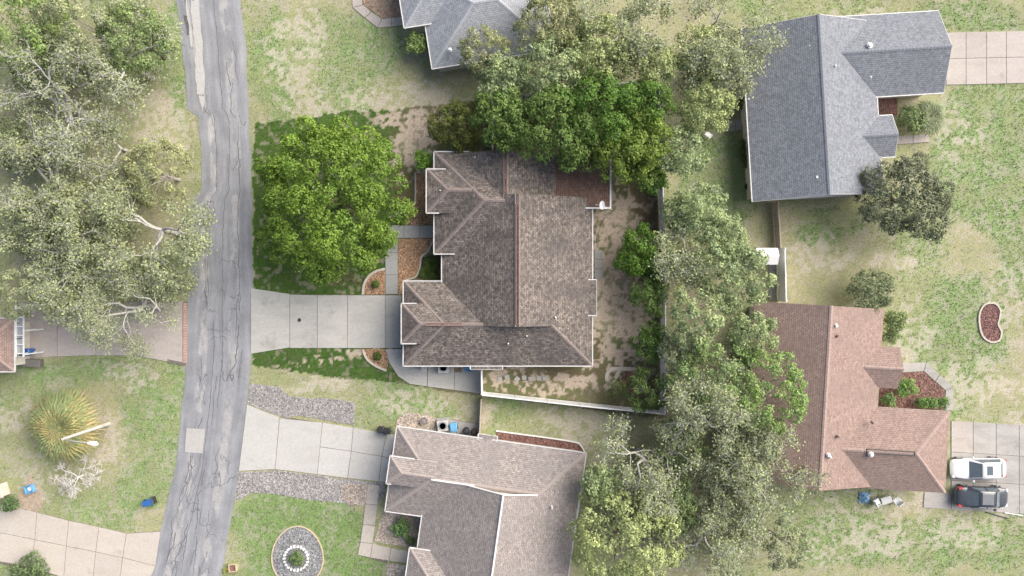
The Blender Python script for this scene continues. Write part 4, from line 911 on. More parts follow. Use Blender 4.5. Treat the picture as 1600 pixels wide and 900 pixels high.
# left woodland
tree(80, 95, 62, 6.5, 'grey-green tree between the corner tree and the white limbs', (.25, .3, .17), 241, lobe=.2, leaf=.2)
tree(150, 385, 62, 6, 'grey-green understory tree in the middle of the left oaks', (.26, .3, .18), 242, lobe=.19, leaf=.19)
tree(255, 430, 46, 5.5, 'grey-green tree near the road above the left driveway', (.27, .31, .185), 243, lobe=.21, leaf=.19, gap=.05)
tree(50, 345, 56, 6, 'grey-green tree at the left edge between the pale oaks', (.25, .29, .17), 244, lobe=.2, leaf=.19)
tree(25, 225, 44, 5, 'muted green tree at the left edge under the white limbs', (.22, .27, .14), 245, lobe=.22, leaf=.19)
tree(45, 45, 82, 8, 'light green tree in the top left corner', (0.247, 0.352, 0.12), 171, lobe=.18, leaf=.2)
tree(140, 40, 74, 8, 'grey-green tree at the top left beside the corner tree', P_oak, 172, lobe=.18, leaf=.19, gap=.05)
tree(215, 62, 62, 7, 'pale green tree by the upper road verge', (0.225, 0.307, 0.128), 173, lobe=.18, leaf=.19)
oak(165, 80, 90, 8.5, 'thin-branched oak above the bare sandy clearing', P_oak, 174, leaves=.7)
oak(62, 150, 108, 8.5, 'white-limbed nearly leafless oak at the left edge', P_oak, 175, leaves=.4, thick=1.3, bark=plain('bark_white', (.48, .47, .435), .9, .2, 6))
oak(165, 225, 64, 6, 'small pale-limbed oak below the sandy clearing', P_oak, 176, leaves=.7)
oak(40, 280, 92, 8, 'pale branching oak at the left edge below the white-limbed one', P_oak, 177, leaves=.8, thick=1.2)
tree(245, 270, 58, 6, 'soft grey-green tree beside the narrow road bend', P_olive, 178, lobe=.18, leaf=.18, gap=.06)
oak(225, 355, 98, 8, 'wide grey oak reaching over the road edge', P_oak, 179, leaves=1.25)
oak(90, 395, 96, 8, 'grey oak at the left above the pergola', P_oak, 180, leaves=1.3)
oak(195, 480, 92, 7.5, 'thin-leaved oak spreading over the left driveway', P_oak, 181, leaves=1.3, leaf=.15)
tree(120, 330, 60, 6, 'grey-green undergrowth tree among the left oaks', P_oak, 182, lobe=.17, leaf=.18, gap=.1)
tree(40, 455, 44, 6, 'grey-green tree over the end of the pergola', P_oak, 183, lobe=.2, leaf=.18, gap=.05)
tree(98, 212, 24, 3, 'dark green bush below the white limbs', (0.15, 0.225, 0.09), 184, name='shrub', cat='shrub', lobe=.3, leaf=.17)
tree(15, 788, 15, 1.6, 'round dark green bush at the left driveway corner', (0.105, 0.18, 0.0675), 185, name='shrub', cat='shrub', lobe=.34, leaf=.13)
tree(48, 897, 32, 1.5, 'low green bush at the bottom left driveway edge', (0.135, 0.195, 0.09), 186, name='shrub', cat='shrub', lobe=.3, leaf=.16, rz=.9)
tree(652, 70, 19, 2.4, 'light green bush against the pale blue house', (0.24, 0.345, 0.12), 187, name='shrub', cat='shrub', lobe=.3, leaf=.16)
tree(627, 826, 17, 1.2, 'leafy green bush in the rock bed by the tan roof', (0.165, 0.285, 0.105), 188, name='shrub', cat='shrub', lobe=.32, leaf=.14)
tree(643, 846, 7, .7, 'small bush at the wall end of the rock bed', (0.15, 0.21, 0.09), 189, name='shrub', cat='shrub', lobe=.45, leaf=.12)
tree(463, 872, 13, .8, 'mixed green plant inside the white stone ring', (0.15, 0.225, 0.09), 190, name='shrub', cat='shrub', lobe=.36, leaf=.13)
oak(112, 750, 36, 1.9, 'bare pale dead shrub on the left lawn', P_oak, 191, leaves=0, depth=5, name='dead_shrub', cat='shrub', thick=.25, bark=plain('dead_wood', (.6, .58, .55), .9, .15, 6))

# strap-leaved plants: palm, yucca, clump grass
def strap_plant(name, px, py, Rp, h, label, cat, cols, seed, nfr=60, fan=12, trunk_r=.18, blade=.045, crown_z=None, droop=.5, spread=.55, zf=.7):
    zc = crown_z if crown_z is not None else h * .75; R = Rp / PX * (HC - zc) / HC; p = W(px, py, zc); r = np.random.default_rng(seed)
    t = thing(name, (p[0], p[1], 0), label, cat)
    V = []; Cc = []
    for i in range(nfr):
        az = i * 2.39996; el = math.asin(np.clip(.93 - 1.08 * (i + .5) / nfr, -.3, 1)); d = np.array([math.cos(az) * math.cos(el), math.sin(az) * math.cos(el), math.sin(el) * zf])
        st_ = np.array([0, 0, zc]); hub = st_ + d * R * (.12 + .36 * (i / nfr) ** .6 if fan > 1 else .05) * r.uniform(.8, 1.1)
        cb = np.array(cols[int(r.integers(0, len(cols)))]) * r.uniform(.8, 1.2)
        if fan > 1: s_ = np.cross(d, [0, 0, 1]); s_ /= np.linalg.norm(s_) + 1e-6; V += [st_ + s_ * .02, st_ - s_ * .02, hub]; Cc += [cb * .9] * 3
        for j in range(fan):
            a = (j / max(fan - 1, 1) - .5) * 2 * spread * PI * .8 if fan > 1 else 0
            s_ = np.cross([0, 0, 1.0], d); s_ /= np.linalg.norm(s_) + 1e-6; u2 = np.cross(d, s_)
            dd = d * math.cos(a) + s_ * math.sin(a); L = R * (.6 if fan > 1 else 1.0) * r.uniform(.75, 1.1) * (1 - .25 * abs(a) / PI)
            w_ = np.cross(dd, u2) * blade * r.uniform(.7, 1.2); mid = hub + dd * L * .55 + np.array([0, 0, -.06 * L]); tip = hub + dd * L + np.array([0, 0, -droop * L])
            c1 = cb * r.uniform(.85, 1.15)
            V += [hub, mid + w_, mid - w_, mid + w_, tip, mid - w_]; Cc += [c1] * 6
    V = np.array(V); mk('crown', V, np.arange(len(V)).reshape(-1, 3), M_leaf, t, col=np.array(Cc), local=True)
    MB().lathe((0, 0, -.1), [(trunk_r * 1.2, 0), (trunk_r, .4), (trunk_r * .9, max(zc * .7, .2))], 10).build('trunk', M_bark_dark, t, local=True)
    return t
strap_plant('palm_tree', 95, 667, 66, 5.2, 'round palm with yellowing fronds beside the street lamp', 'palm', [(.44, .38, .16), (.32, .36, .16), (.26, .33, .15), (.46, .36, .17), (.3, .35, .15)], 201, nfr=80, fan=16, blade=.07, spread=.7, crown_z=1.7, zf=.4, droop=.3)
strap_plant('yucca', 1453, 182, 34, 2.2, 'spiky pale green yucca clump by the slate house entry', 'plant', [(.22, .28, .15), (.27, .32, .18), (.3, .34, .19)], 202, nfr=46, fan=9, blade=.045, crown_z=1.3, trunk_r=.12)
for x, y, Rr, sd, lb in ((674, 412, 13, 203, 'upper clump of fountain grass in the front wall bed'), (666, 427, 13, 204, 'lower left clump of fountain grass in the front wall bed'), (681, 427, 13, 205, 'lower right clump of fountain grass in the front wall bed')):
    strap_plant('fountain_grass', x, y, Rr, .9, lb, 'plant', [(.09, .15, .025), (.13, .19, .04), (.07, .11, .02)], sd, nfr=260, fan=1, blade=.02, crown_z=.25, trunk_r=.05, droop=.15)
strap_plant('flower_clump', 354, 892, 7, .5, 'small yellow-flowered clump beside the square planter', 'plant', [(.2, .28, .1), (.45, .42, .12)], 206, nfr=60, fan=1, blade=.03, crown_z=.15, trunk_r=.03, droop=.1)

# ------------------------------------------------------------------ fences
def fence(pts, label, hgt=1.8, step=2.4, mat=M_vinyl, pick=.22):
    P = WL(pts); t = thing('fence', P[0], label, 'fence'); me_cache = {}
    for i in range(len(P) - 1):
        a, b_ = Vector(P[i]), Vector(P[i + 1]); L = (b_ - a).length; n_ = max(1, round(L / step)); d = (b_ - a).normalized(); ang = math.atan2(d.y, d.x)
        for k in range(n_ + (i == len(P) - 2)):
            q = a + (b_ - a) * (k / n_); MB().box((q.x, q.y, hgt / 2), (.11, .11, hgt + .12)).build('post', mat, t)
        for k in range(n_):
            q = a + (b_ - a) * ((k + .5) / n_); wl = L / n_ - .115
            for zz in (hgt - .06, .12): MB().box((q.x, q.y, zz), (wl, .085, .09), ang).build('rail', mat, t)
            nb = max(1, int(wl / pick)); 
            for j in range(nb):
                s_ = (j + .5) / nb - .5; MB().box((q.x + d.x * s_ * wl, q.y + d.y * s_ * wl, hgt / 2 + .03), (wl / nb - .006, .035, hgt - .26), ang).build('board', mat, t)
    return t
fence([(1023, 133), (1029, 290), (1032, 400), (1033, 520), (1032, 640)], 'white vinyl fence along the right side of the lot')
fence([(1031, 641.5), (905, 629), (756, 612.5)], 'white vinyl fence along the lower side of the back yard')
fence([(754, 611), (753.5, 576)], 'short white vinyl fence joining the house to the lower fence')
fence([(770, 236), (770, 165)], 'short white vinyl fence beside the north end of the roof')
fence([(771, 162), (1022, 133)], 'white vinyl fence under the trees along the upper lot edge')
M_wood = plain('weathered_wood', (.42, .35, .3), .9, .2, 5)
fence([(753, 621), (750, 680)], 'thin weathered wood fence above the tan roof', 1.4, 2.0, M_wood, .15)
fence([(1208, 318), (1212, 388)], 'low weathered fence below the slate house', 1.2, 2.0, M_wood, .15)
fence([(1214, 390), (1216, 470)], 'white fence between the white shed and the red-brown roof', 1.8, 2.2)
fence([(1045, 394), (1172, 391)], 'thin fence running under trees to the white shed', 1.2, 2.2, M_wood, .2)

# ------------------------------------------------------------------ street furniture and yard things
# street lamp
b = W(170, 662); top = np.array([b[0], b[1], 6.2]); hd = W(137, 692, 6.4)
sl_ = thing('street_lamp', b, 'grey street lamp post with long arm beside the palm', 'street lamp')
MB().tube(b + [0, 0, -.1], top, .17, .10, 12).build('pole', plain('concrete_pole', (.5, .48, .44), .8, .1), sl_)
MB().tube(top - [0, 0, .15], (top + hd) / 2 + [0, 0, .12], .045, n=8).tube((top + hd) / 2 + [0, 0, .12], hd, .045, n=8).build('arm', M_grey_metal, sl_)
dv = (hd - top); dv /= np.linalg.norm(dv); ang = math.atan2(dv[1], dv[0])
V = []; prof = [(0, .06), (.15, .14), (.4, .2), (.65, .19), (.8, .1), (.84, .02)]
F = []; nn = 12
for s_, rr in prof:
    for i in range(nn): a = 2 * PI * i / nn; V.append((hd[0] + dv[0] * s_ - dv[1] * rr * math.cos(a), hd[1] + dv[1] * s_ + dv[0] * rr * math.cos(a), hd[2] + rr * .55 * math.sin(a)))
for j in range(len(prof) - 1):
    for i in range(nn): F.append((j * nn + i, j * nn + (i + 1) % nn, (j + 1) * nn + (i + 1) % nn, (j + 1) * nn + i))
F.append(tuple(range(nn))); F.append(tuple(range((len(prof) - 1) * nn, len(prof) * nn)))
mk('lamp_head', V, F, M_white, sl_, smooth=True)
# wheeled bins
def wheelie_bin(px, py, mat, label, rz=0, lying=False, s=1.0, lidmat=None, group=None):
    t = thing('wheelie_bin', W(px, py), label, 'bin', group, rz)
    def tr(mb):
        if lying: mb.v = [(z - .5, y, x + .3) for x, y, z in mb.v]
        mb.v = [(x * s, y * s, z * s) for x, y, z in mb.v]; return mb
    tr(MB().add([(-.24, -.22, .06), (.24, -.22, .06), (.24, .22, .06), (-.24, .22, .06), (-.32, -.29, .98), (.32, -.29, .98), (.32, .29, .98), (-.32, .29, .98)], [(3, 2, 1, 0), (0, 1, 5, 4), (1, 2, 6, 5), (2, 3, 7, 6), (3, 0, 4, 7), (4, 5, 6, 7)])).build('body', mat, t, local=True)
    lid = tr(MB().add([(-.36, -.31, .985), (.35, -.31, .985), (.35, .31, .985), (-.36, .31, .985), (-.3, -.25, 1.06), (.27, -.25, 1.04), (.27, .25, 1.04), (-.3, .25, 1.06)], [(3, 2, 1, 0), (0, 1, 5, 4), (1, 2, 6, 5), (2, 3, 7, 6), (3, 0, 4, 7), (4, 5, 6, 7)])).build('lid', lidmat or mat, t, local=True)
    tr(MB().tube((-.4, -.24, 1.0), (-.4, .24, 1.0), .025, n=6)).build('handle', mat, t, local=True)
    for y in (-.27, .27): tr(MB().tube((-.26, y - .03, .12), (-.26, y + .03, .12), .12, n=12)).build('wheel', M_dark, t, local=True)
    return t
wheelie_bin(52, 549, M_blue, 'upright blue wheeled bin by the left pergola', .2)
wheelie_bin(41, 538, M_dark, 'dark wheeled bin behind the blue one at the pergola', .1)
wheelie_bin(235, 783, M_blue, 'blue wheeled bin lying tipped near the road', .35, True, lidmat=M_dark)
wheelie_bin(710, 664, M_blue_light, 'bright blue wheeled bin beside the fan unit above the tan roof', 1.7)
wheelie_bin(664, 572, M_white, 'white bin half under the lower eave of the middle house', 1.6, s=.8, lidmat=M_grey_metal)
wheelie_bin(598, 669, M_dark, 'left dark bin at the corner of the pale driveway', .2, s=.8)
wheelie_bin(608, 671, M_dark, 'right dark bin at the corner of the pale driveway', .2, s=.8)
t = thing('storage_tub', W(49, 763), 'open blue square tub on the bare soil patch', 'tub', rz=.3)
mb = MB()
for x, y, dx, dy in ((-.32, 0, .05, .7), (.32, 0, .05, .7), (0, -.33, .59, .05), (0, .33, .59, .05)): mb.box((x, y, .2), (dx, dy, .4))
mb.box((0, 0, .03), (.585, .6, .05)).build('body', M_blue_light, t, local=True)
MB().box((.02, .03, .12), (.4, .36, .1), .3).build('contents', M_white, t, local=True)
def round_bin(px, py, label, mat=M_dark, r=.3, h=.75):
    t = thing('round_bin', W(px, py), label, 'bin'); MB().lathe((0, 0, 0), [(r * .8, 0), (r, h), (r * 1.06, h), (r * 1.06, h + .03), (r * .9, h + .04), (r * .85, h - .05)], 18).build('body', mat, t, local=True)
    MB().lathe((0, 0, h - .04), [(r * .82, 0), (r * .6, .04), (r * .15, .07)], 18).build('lid', mat, t, local=True); return t
round_bin(729, 671, 'left round black bin by the tan roof fence'); round_bin(741, 673, 'right round black bin by the tan roof fence'); round_bin(663, 657, 'low round grey pot on the rock bed corner', plain('grey_pot', (.22, .2, .19), .8, .1), .32, .35)
round_bin(35, 546, 'white round bucket beside the blue bin', M_white, .22, .45)
round_bin(1167, 292, 'round black wheel-like pot at the slate house corner', M_dark, .27, .3)
t = thing('storage_box', W(54, 566), 'long dark storage box below the blue bin at the left', 'box', rz=-.05)
MB().box((0, 0, .28), (1.6, .6, .55)).build('body', plain('dark_box', (.13, .12, .11), .7, .15), t, local=True); MB().box((0, 0, .59), (1.66, .66, .06), 0, .96).build('lid', plain('dark_lid', (.16, .15, .14), .6, .15), t, local=True)
# air conditioner
def ac_unit(px, py, rz, label):
    t = thing('air_conditioner', W(px, py, .05), label, 'air conditioner', rz=rz)
    t.location.z = .05
    MB().box((0, 0, .03), (1.15, 1.15, .06)).build('pad', M_conc_dark, t, local=True)
    MB().box((0, 0, .4), (.9, .9, .68)).build('casing', plain('ac_beige', (.52, .51, .48), .6, .06), t, local=True)
    mb = MB().lathe((0, 0, .742), [(.40, 0), (.40, .02), (.36, .02), (.36, .005)], 24); mb.build('fan_rim', M_grey_metal, t, local=True)
    MB().lathe((0, 0, .742), [(.355, 0), (.355, .006)], 24).build('fan_well', M_dark, t, local=True)
    for k in range(4):
        a = k * PI / 2 + .4; MB().box((.17 * math.cos(a), .17 * math.sin(a), .758), (.32, .12, .012), a).build('fan_blade', M_grey_metal, t, local=True)
    g = MB()
    for k in range(5): g.lathe((0, 0, .78), [(.06 + k * .07, 0), (.075 + k * .07, 0), (.075 + k * .07, .008), (.06 + k * .07, .008)], 20)
    g.build('grille', M_grey_metal, t, local=True); return t
ac_unit(694, 573, 0, 'square fan unit by the lower wall of the middle house'); ac_unit(693, 663, .14, 'square fan unit above the tan roof beside the blue bin')
t = thing('door_mat', W(716, 578), 'brown ragged mat on the side patio', 'mat'); MB().prism([(-.3, -.18), (.3, -.2), (.34, .12), (.1, .2), (-.28, .14)], .052, .075).build('mat', plain('brown_mat', (.2, .16, .1), .95, .3), t, local=True)
t = thing('hose_tub', W(733, 574), 'low blue tub under the lower eave of the middle house', 'tub'); MB().lathe((0, 0, .05), [(.3, 0), (.36, .25), (.33, .25), (.28, .05)], 18).build('body', M_blue_light, t, local=True)
# stepping stones
for i, (x, y, rz) in enumerate(((781, 592, .1), (792, 589, .3), (808, 592, .78), (819, 590, .05), (829, 592, .1), (842, 591, .0), (851, 591, .1))):
    o = MB().box((0, 0, .03), (.4, .4, .07), 0, .95).build('stepping_stone', M_conc if i != 2 else M_conc_pale, base=None); o.location = W(x, y); o.rotation_euler.z = rz
    tag(o, ['first stepping stone from the short white fence', 'second stepping stone from the short white fence', 'palest stepping stone set diamond-wise in the side yard', 'fourth stepping stone from the short white fence', 'fifth stepping stone from the short white fence', 'sixth stepping stone from the short white fence', 'last stepping stone, farthest from the short white fence'][i], 'stepping stone', 'stepping stones in the side yard')
o = MB().lathe((0, 0, .045), [(.16, 0), (.16, .015), (.05, .018)], 16).build('drain_cap', M_dark); o.location = W(468, 500); tag(o, 'small black round cap in the driveway', 'drain cap')
# satellite mast at the porch corner
b = W(933, 328); t = thing('roof_antenna', (b[0], b[1], 2.5), 'white antenna with arms at the porch corner of the middle house', 'antenna')
MB().tube((0, 0, -.6), (0, 0, .9), .03, n=8).build('mast', M_grey_metal, t, local=True)
MB().tube((0, 0, .8), (.85, -.35, .85), .025, n=6).tube((0, 0, .75), (-.55, .05, .8), .02, n=6).build('arm', M_white, t, local=True)
V = []; F = []
for j, rr in enumerate((0, .1, .2, .28)):
    for i in range(14): a = 2 * PI * i / 14; V.append((rr * .8 * math.cos(a), rr * 1.3 * math.sin(a), .88 + rr * rr * .9))
for j in range(3):
    for i in range(14): F.append((j * 14 + i, j * 14 + (i + 1) % 14, (j + 1) * 14 + (i + 1) % 14, (j + 1) * 14 + i))
mk('dish', V, F, M_white, t, local=True, smooth=True)
# garden hose
P = catmull(WL([(947, 335), (941, 350), (936, 362), (933, 372), (935, 386)]), 6); mb = MB()
for i in range(len(P) - 1): mb.tube(P[i] + [0, 0, .03], P[i + 1] + [0, 0, .03], .025, n=5)
tag(mb.build('garden_hose', plain('grey_hose', (.3, .28, .25), .7, .1), base=P[0]), 'grey hose curving along the rear wall', 'hose')
# square planter
t = thing('planter_box', W(365, 886), 'small square wooden planter on the lawn edge by the road', 'planter', rz=.05)
mb = MB()
for x, y, dx, dy in ((-.3, 0, .06, .66), (.3, 0, .06, .66), (0, -.3, .538, .06), (0, .3, .538, .06)): mb.box((x, y, .15), (dx, dy, .3))
mb.build('frame', plain('tan_wood', (.5, .4, .26), .8, .15), t, local=True); MB().box((0, 0, .1), (.538, .538, .2)).build('soil', M_mulch_red, t, local=True)
# stone marker at left edge
t = thing('stone_column', W(6, 764), 'tan stone gate column at the left border', 'column', rz=.3)
MB().box((0, 0, .5), (.9, 1.1, 1.0)).build('shaft', M_edging, t, local=True); MB().box((0, 0, 1.05), (1.1, 1.3, .1), 0, .9).build('cap', M_edging, t, local=True)
# pergola frame
b = W(30, 517); t = thing('pergola', b, 'white slatted pergola frame beside the left house', 'pergola')
for x, y in ((25, 480), (37, 480), (25, 554), (37, 554), (25, 517), (37, 517)): p = W(x, y, 2.4); MB().box((p[0], p[1], 1.2), (.1, .1, 2.4)).build('post', M_white, t)
for x in (25, 37): p = W(x, 517, 2.45); MB().box((p[0], p[1], 2.46), (.1, 4.3, .1)).build('beam', M_white, t)
for i in range(6): p = W(31, 482 + i * 14, 2.5); MB().box((p[0], p[1], 2.56), (.75, .07, .08)).build('slat', M_white, t)
for i in range(3): p = W(31, 492 + i * 25, 2.3); MB().box((p[0], p[1], 2.38), (.5, 1.2, .02)).build('panel', M_grey_metal, t)
# white shed between the right-hand houses
b = W(1186, 402); t = thing('shed', b, 'small white-roofed shed under the trees between the right houses', 'shed')
MB().box((b[0], b[1], .95), (1.5, 1.1, 1.9)).build('wall', M_white, t)
mb = MB(); x0, x1, y0, y1 = b[0] - .9, b[0] + .9, b[1] - .7, b[1] + .7
mb.add([(x0, y0, 1.9), (x1, y0, 1.9), (x1, y1, 1.9), (x0, y1, 1.9), (x0, b[1], 2.25), (x1, b[1], 2.25)], [(0, 1, 5, 4), (2, 3, 4, 5), (1, 2, 5), (3, 0, 4), (3, 2, 1, 0)]); mb.build('roof', M_vinyl, t)
MB().box((b[0], b[1] - .56, .9), (.7, .04, 1.7)).build('door', M_door, t)
# lean-to roof strip beside the shed
b = W(1206, 432); t = thing('gate_boards', b, 'grey board lying along the inner side of the white fence', 'board'); MB().box((b[0], b[1], .05), (.5, 4.0, .06)).build('board', M_conc_dark, t)
# red patio chair, pots along the slate house wall
def chair(px, py, mat, label, rz):
    t = thing('garden_chair', W(px, py), label, 'chair', rz=rz)
    MB().box((0, 0, .42), (.5, .5, .05)).build('seat', mat, t, local=True); MB().box((-.26, 0, .68), (.05, .5, .5)).build('backrest', mat, t, local=True)
    for x in (-.22, .22):
        for y in (-.22, .22): MB().box((x, y, .197), (.04, .04, .395)).build('leg', mat, t, local=True)
    for y in (-.27, .27): MB().box((0, y, .62), (.45, .05, .04)).build('armrest', mat, t, local=True)
    return t
chair(1154, 137, plain('red_plastic', (.5, .1, .11), .5, .1), 'red garden chair against the slate house wall', .2)
chair(1104, 213, M_white, 'white garden chair among trees left of the slate house', .9)
MP = [plain('pot_grey', (.32, .31, .3), .8, .1), plain('pot_white', (.6, .6, .58), .7, .08), plain('pot_terracotta', (.36, .18, .12), .8, .1)]
for i, (x, y, mm, lb) in enumerate(((1156, 158, 0, 'topmost grey pot along the slate house wall'), (1159, 168, 1, 'white pot just above the back step of the slate house'), (1157, 226, 1, 'white pot just below the back step of the slate house'), (1160, 236, 0, 'grey pot second below the back step of the slate house'), (1160, 248, 2, 'terracotta pot third below the back step of the slate house'), (1163, 258, 1, 'lowest white pot along the slate house wall'))):
    t = thing('flower_pot', W(x, y), lb, 'pot', 'pots along the slate house wall'); MB().lathe((0, 0, 0), [(.14, 0), (.2, .3), (.22, .3), (.22, .36), (.18, .36), (.17, .28)], 12).build('pot', MP[mm], t, local=True)
    V, F, cl, _ = crown(.22, .16, 300 + i, (.14, .2, .08), lobe=1.0, leaf=.11, jag=0); mk('plant', V + np.array([0, 0, .45]), F, M_leaf, t, col=cl, local=True)
# clutter by the red-brown house
b = W(1353, 768); r = np.random.default_rng(4)
t = thing('tarp', W(1350, 777), 'crumpled light blue tarp below the red-brown eave', 'tarp'); g = 9; V = [((i / (g - 1) - .5) * .9 + r.normal(0, .03), (j / (g - 1) - .5) * .9 + r.normal(0, .03), .05 + .5 * max(0, 1 - 2 * math.hypot(i / 8 - .5, j / 8 - .5)) + r.normal(0, .05)) for j in range(g) for i in range(g)]
mk('sheet', V, [(j * g + i, j * g + i + 1, (j + 1) * g + i + 1, (j + 1) * g + i) for j in range(g - 1) for i in range(g - 1)], plain('pale_blue_tarp', (.25, .42, .6), .5, .1), t, local=True)
chair(1366, 782, M_white, 'white garden chair beside the blue tarp', .5); chair(1397, 780, M_white, 'white garden chair at the end of the clutter by the garage', 2.3)
t = thing('garden_table', W(1381, 779), 'low grey-white table between the white chairs', 'table', rz=.3); MB().box((0, 0, .47), (.9, .6, .05)).build('top', MP[1], t, local=True)
for x in (-.38, .38):
    for y in (-.24, .24): MB().box((x, y, .222), (.05, .05, .444)).build('leg', MP[1], t, local=True)
o = MB().tube((0, 0, .05), (1.9, -.55, .05), .045, n=8).build('pole', M_dark); o.location = W(1541, 800); tag(o, 'dark pole lying at the edge of the right driveway', 'pole')
o = MB().tube((0, 0, .05), (1.6, -.25, .05), .04, n=8).build('pole', M_white); o.location = W(1569, 801); tag(o, 'white pole lying at the edge of the right driveway', 'pole')

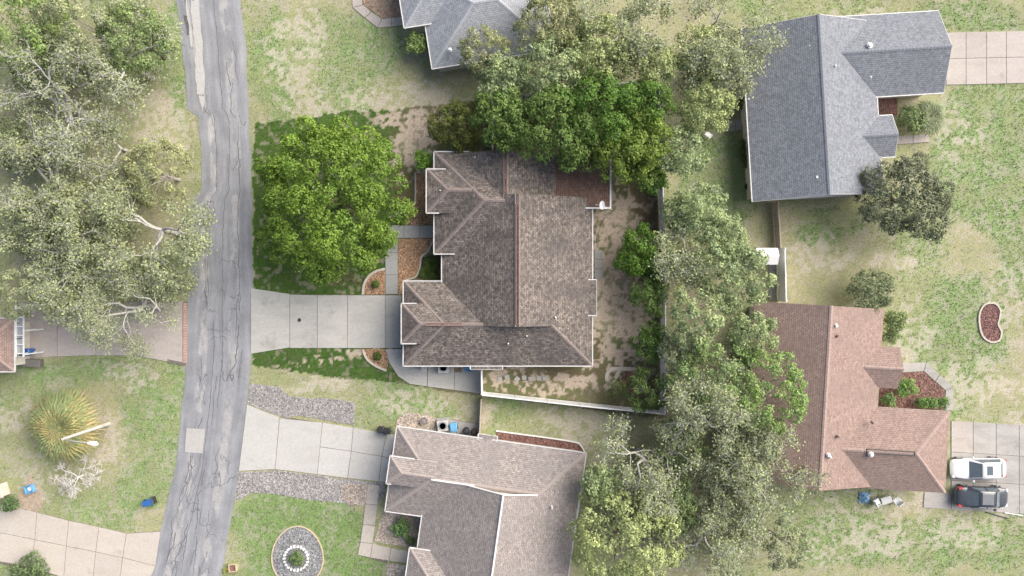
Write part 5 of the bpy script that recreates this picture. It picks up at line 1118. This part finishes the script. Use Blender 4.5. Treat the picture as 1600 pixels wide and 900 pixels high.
# ------------------------------------------------------------------ parked cars
def loft(rings, closed_ends=True):
    n = len(rings[0]); V = [p for r_ in rings for p in r_]; F = []
    for j in range(len(rings) - 1):
        for i in range(n): F.append((j * n + i, (j + 1) * n + i, (j + 1) * n + (i + 1) % n, j * n + (i + 1) % n))
    if closed_ends: F += [tuple(range(n)), tuple(range((len(rings) - 1) * n, len(rings) * n))[::-1]]
    return V, F
def car(px, py, rz, label, paint, L=4.6, Wd=1.78, hood=1.1, trunk=.55, zb=.88, zr=1.42, ws=(1.15, 1.0), tail=None, roofmat=None, sunroof=True):
    """x forward; hood and trunk lengths in metres; ws = run of windscreen and rear screen"""
    t = thing('parked_car', W(px, py, 0), label, 'car', rz=rz)
    h = L / 2; w_ = Wd / 2
    st = [(-h, .66, .35, .62, .70), (-h + .08, .84, .25, .72, .82), (-h + .35, .95, .2, .80, .90), (-h + 1.0, 1.0, .18, .84, .95), (0, 1.0, .18, .84, .93), (h - 1.6, 1.0, .18, .83, .93), (h - 1.0, .99, .18, .79, .88), (h - .45, .93, .2, .72, .79), (h - .12, .82, .25, .6, .68), (h, .62, .36, .52, .56)]
    rings = []
    for x, k, z0, z1, z2 in st:
        y = w_ * k; rings.append([(x, -y * .92, z0), (x, -y, (z0 + z1) / 2), (x, -y * .985, z1), (x, -y * .86, z2 - .015), (x, -y * .45, z2 + .02), (x, y * .45, z2 + .02), (x, y * .86, z2 - .015), (x, y * .985, z1), (x, y, (z0 + z1) / 2), (x, y * .92, z0)])
    V, F = loft(rings); bo = mk('body', V, F, paint, t, local=True, smooth=True)
    sm = bo.modifiers.new('s', 'SUBSURF'); sm.levels = 2; sm.render_levels = 2
    # cabin
    xf, xr = h - hood, -h + trunk; xa, xb = xf - ws[0], xr + ws[1]; yb, yt = w_ * .93, w_ * .70
    z_b = zb
    def ring(z, x0, x1, y, rr): 
        pts = []
        for cx, cy, a0 in ((x1 - rr, y - rr, 0), (x0 + rr, y - rr, PI / 2), (x0 + rr, -y + rr, PI), (x1 - rr, -y + rr, 1.5 * PI)):
            for q in range(4): a = a0 + q * PI / 6; pts.append((cx + rr * math.cos(a), cy + rr * math.sin(a), z))
        return pts
    R = [ring(z_b - .06, xr, xf, yb, .25), ring(z_b, xr + .02, xf - .02, yb, .25), ring(z_b + (zr - z_b) * .85, xb - .12, xa + .12, yt * 1.08, .2), ring(zr - .015, xb + .02, xa - .02, yt, .2), ring(zr + .015, xb + .35, xa - .35, yt * .7, .15)]
    V, F = loft(R); mk('cabin', V, F, paint, t, local=True, smooth=True)
    def pane(name, pts, mat=M_glassc, th=.012):
        P = [Vector(p) for p in pts]; c = sum(P, Vector()) / len(P); nrm = (P[1] - P[0]).cross(P[2] - P[0]).normalized()
        if nrm.dot(c - Vector((0, 0, .7))) < 0: P = P[::-1]; nrm = -nrm
        n = len(P); Q = [p + nrm * .03 for p in P] + [p - nrm * .01 for p in P]
        mk(name, [tuple(p) for p in Q], [tuple(range(n)), tuple(range(n, 2 * n))[::-1]] + [(i, i + n, (i + 1) % n + n, (i + 1) % n) for i in range(n)], mat, t, local=True)
    lp = lambda a, b_, k: a + (b_ - a) * k
    z1, z2 = lp(z_b, zr, .06), lp(z_b, zr, .9)
    pane('windscreen', [(lp(xf, xa, .1), -yb * .84, z1), (lp(xf, xa, .1), yb * .84, z1), (lp(xf, xa, .86), yt * .9, z2), (lp(xf, xa, .86), -yt * .9, z2)])
    pane('rear_window', [(lp(xr, xb, .1), -yb * .8, z1), (lp(xr, xb, .1), yb * .8, z1), (lp(xr, xb, .86), yt * .88, z2), (lp(xr, xb, .86), -yt * .88, z2)])
    for s_ in (-1, 1):
        ya, yc = yb * 1.0 * s_, yt * 1.1 * s_; xm = (xa + xb) / 2
        pane('side_window', [(lp(xf, xa, .38), ya, z1), (xm + .05, ya, z1), (xm + .05, yc, z2 - .03), (xa + .1, yc, z2 - .03)]); pane('side_window', [(xm - .05, ya, z1), (lp(xr, xb, .42), ya, z1), (xb - .05, yc, z2 - .03), (xm - .05, yc, z2 - .03)])
        mo = MB().box((xf - .45, (w_ + .1) * s_, .95), (.14, .2, .13), 0, .8).build('mirror', paint, t, local=True)
        for x in (h - .85, -h + .85):
            wh = MB().tube((x, (w_ - .2) * s_, .32), (x, (w_ + .005) * s_, .32), .32, n=20).build('wheel', M_dark, t, local=True)
            MB().tube((x, (w_ - .02) * s_, .32), (x, (w_ + .015) * s_, .32), .2, n=12).build('rim', M_grey_metal, wh, local=True)
        MB().box((h - .2, w_ * .68 * s_, .62), (.22, .3, .12), -.35 * s_).build('headlight', plain('lamp_clear', (.75, .76, .76), .2, .05), t, local=True)
        if tail: MB().box((-h + .32, w_ * .82 * s_, .83), (.36, .2, .16), .25 * s_, .8).build('tail_light', tail, t, local=True)
        else: MB().box((-h + .1, w_ * .66 * s_, .7), (.14, .34, .14), .25 * s_).build('tail_light', plain('lamp_red', (.45, .03, .03), .3, .1), t, local=True)
    xm = lp(xa, xb, .22)
    if sunroof: MB().box((xm - .15, 0, zr + .008), (.5, .8, .025), 0, .95).build('sunroof', M_glassc, t, local=True)
    if roofmat: MB().box(((xa + xb) / 2, 0, zr + .006), (abs(xa - xb) - .25, yt * 1.5, .03), 0, .92).build('roof_panel', roofmat, t, local=True)
    return t
M_glassc = plain('tinted_glass', (.12, .15, .17), .08, .1)
car(1521, 729, PI + .01, 'white sedan with sunroof parked nose to the garage', plain('white_car_paint', (.8, .8, .8), .25, .02, coat=.6), L=4.65, hood=1.25, trunk=.35, ws=(1.1, .6))
car(1526, 773, -.03, 'dark grey hatchback with red tail lights parked beside the white sedan', plain('dark_car_paint', (.045, .05, .06), .25, .1, coat=.7), L=4.6, Wd=1.82, hood=.9, trunk=.75, ws=(.75, .95), tail=plain('lamp_red_large', (.5, .045, .045), .3, .1), roofmat=plain('grey_roof', (.16, .17, .18), .4, .08), sunroof=True)
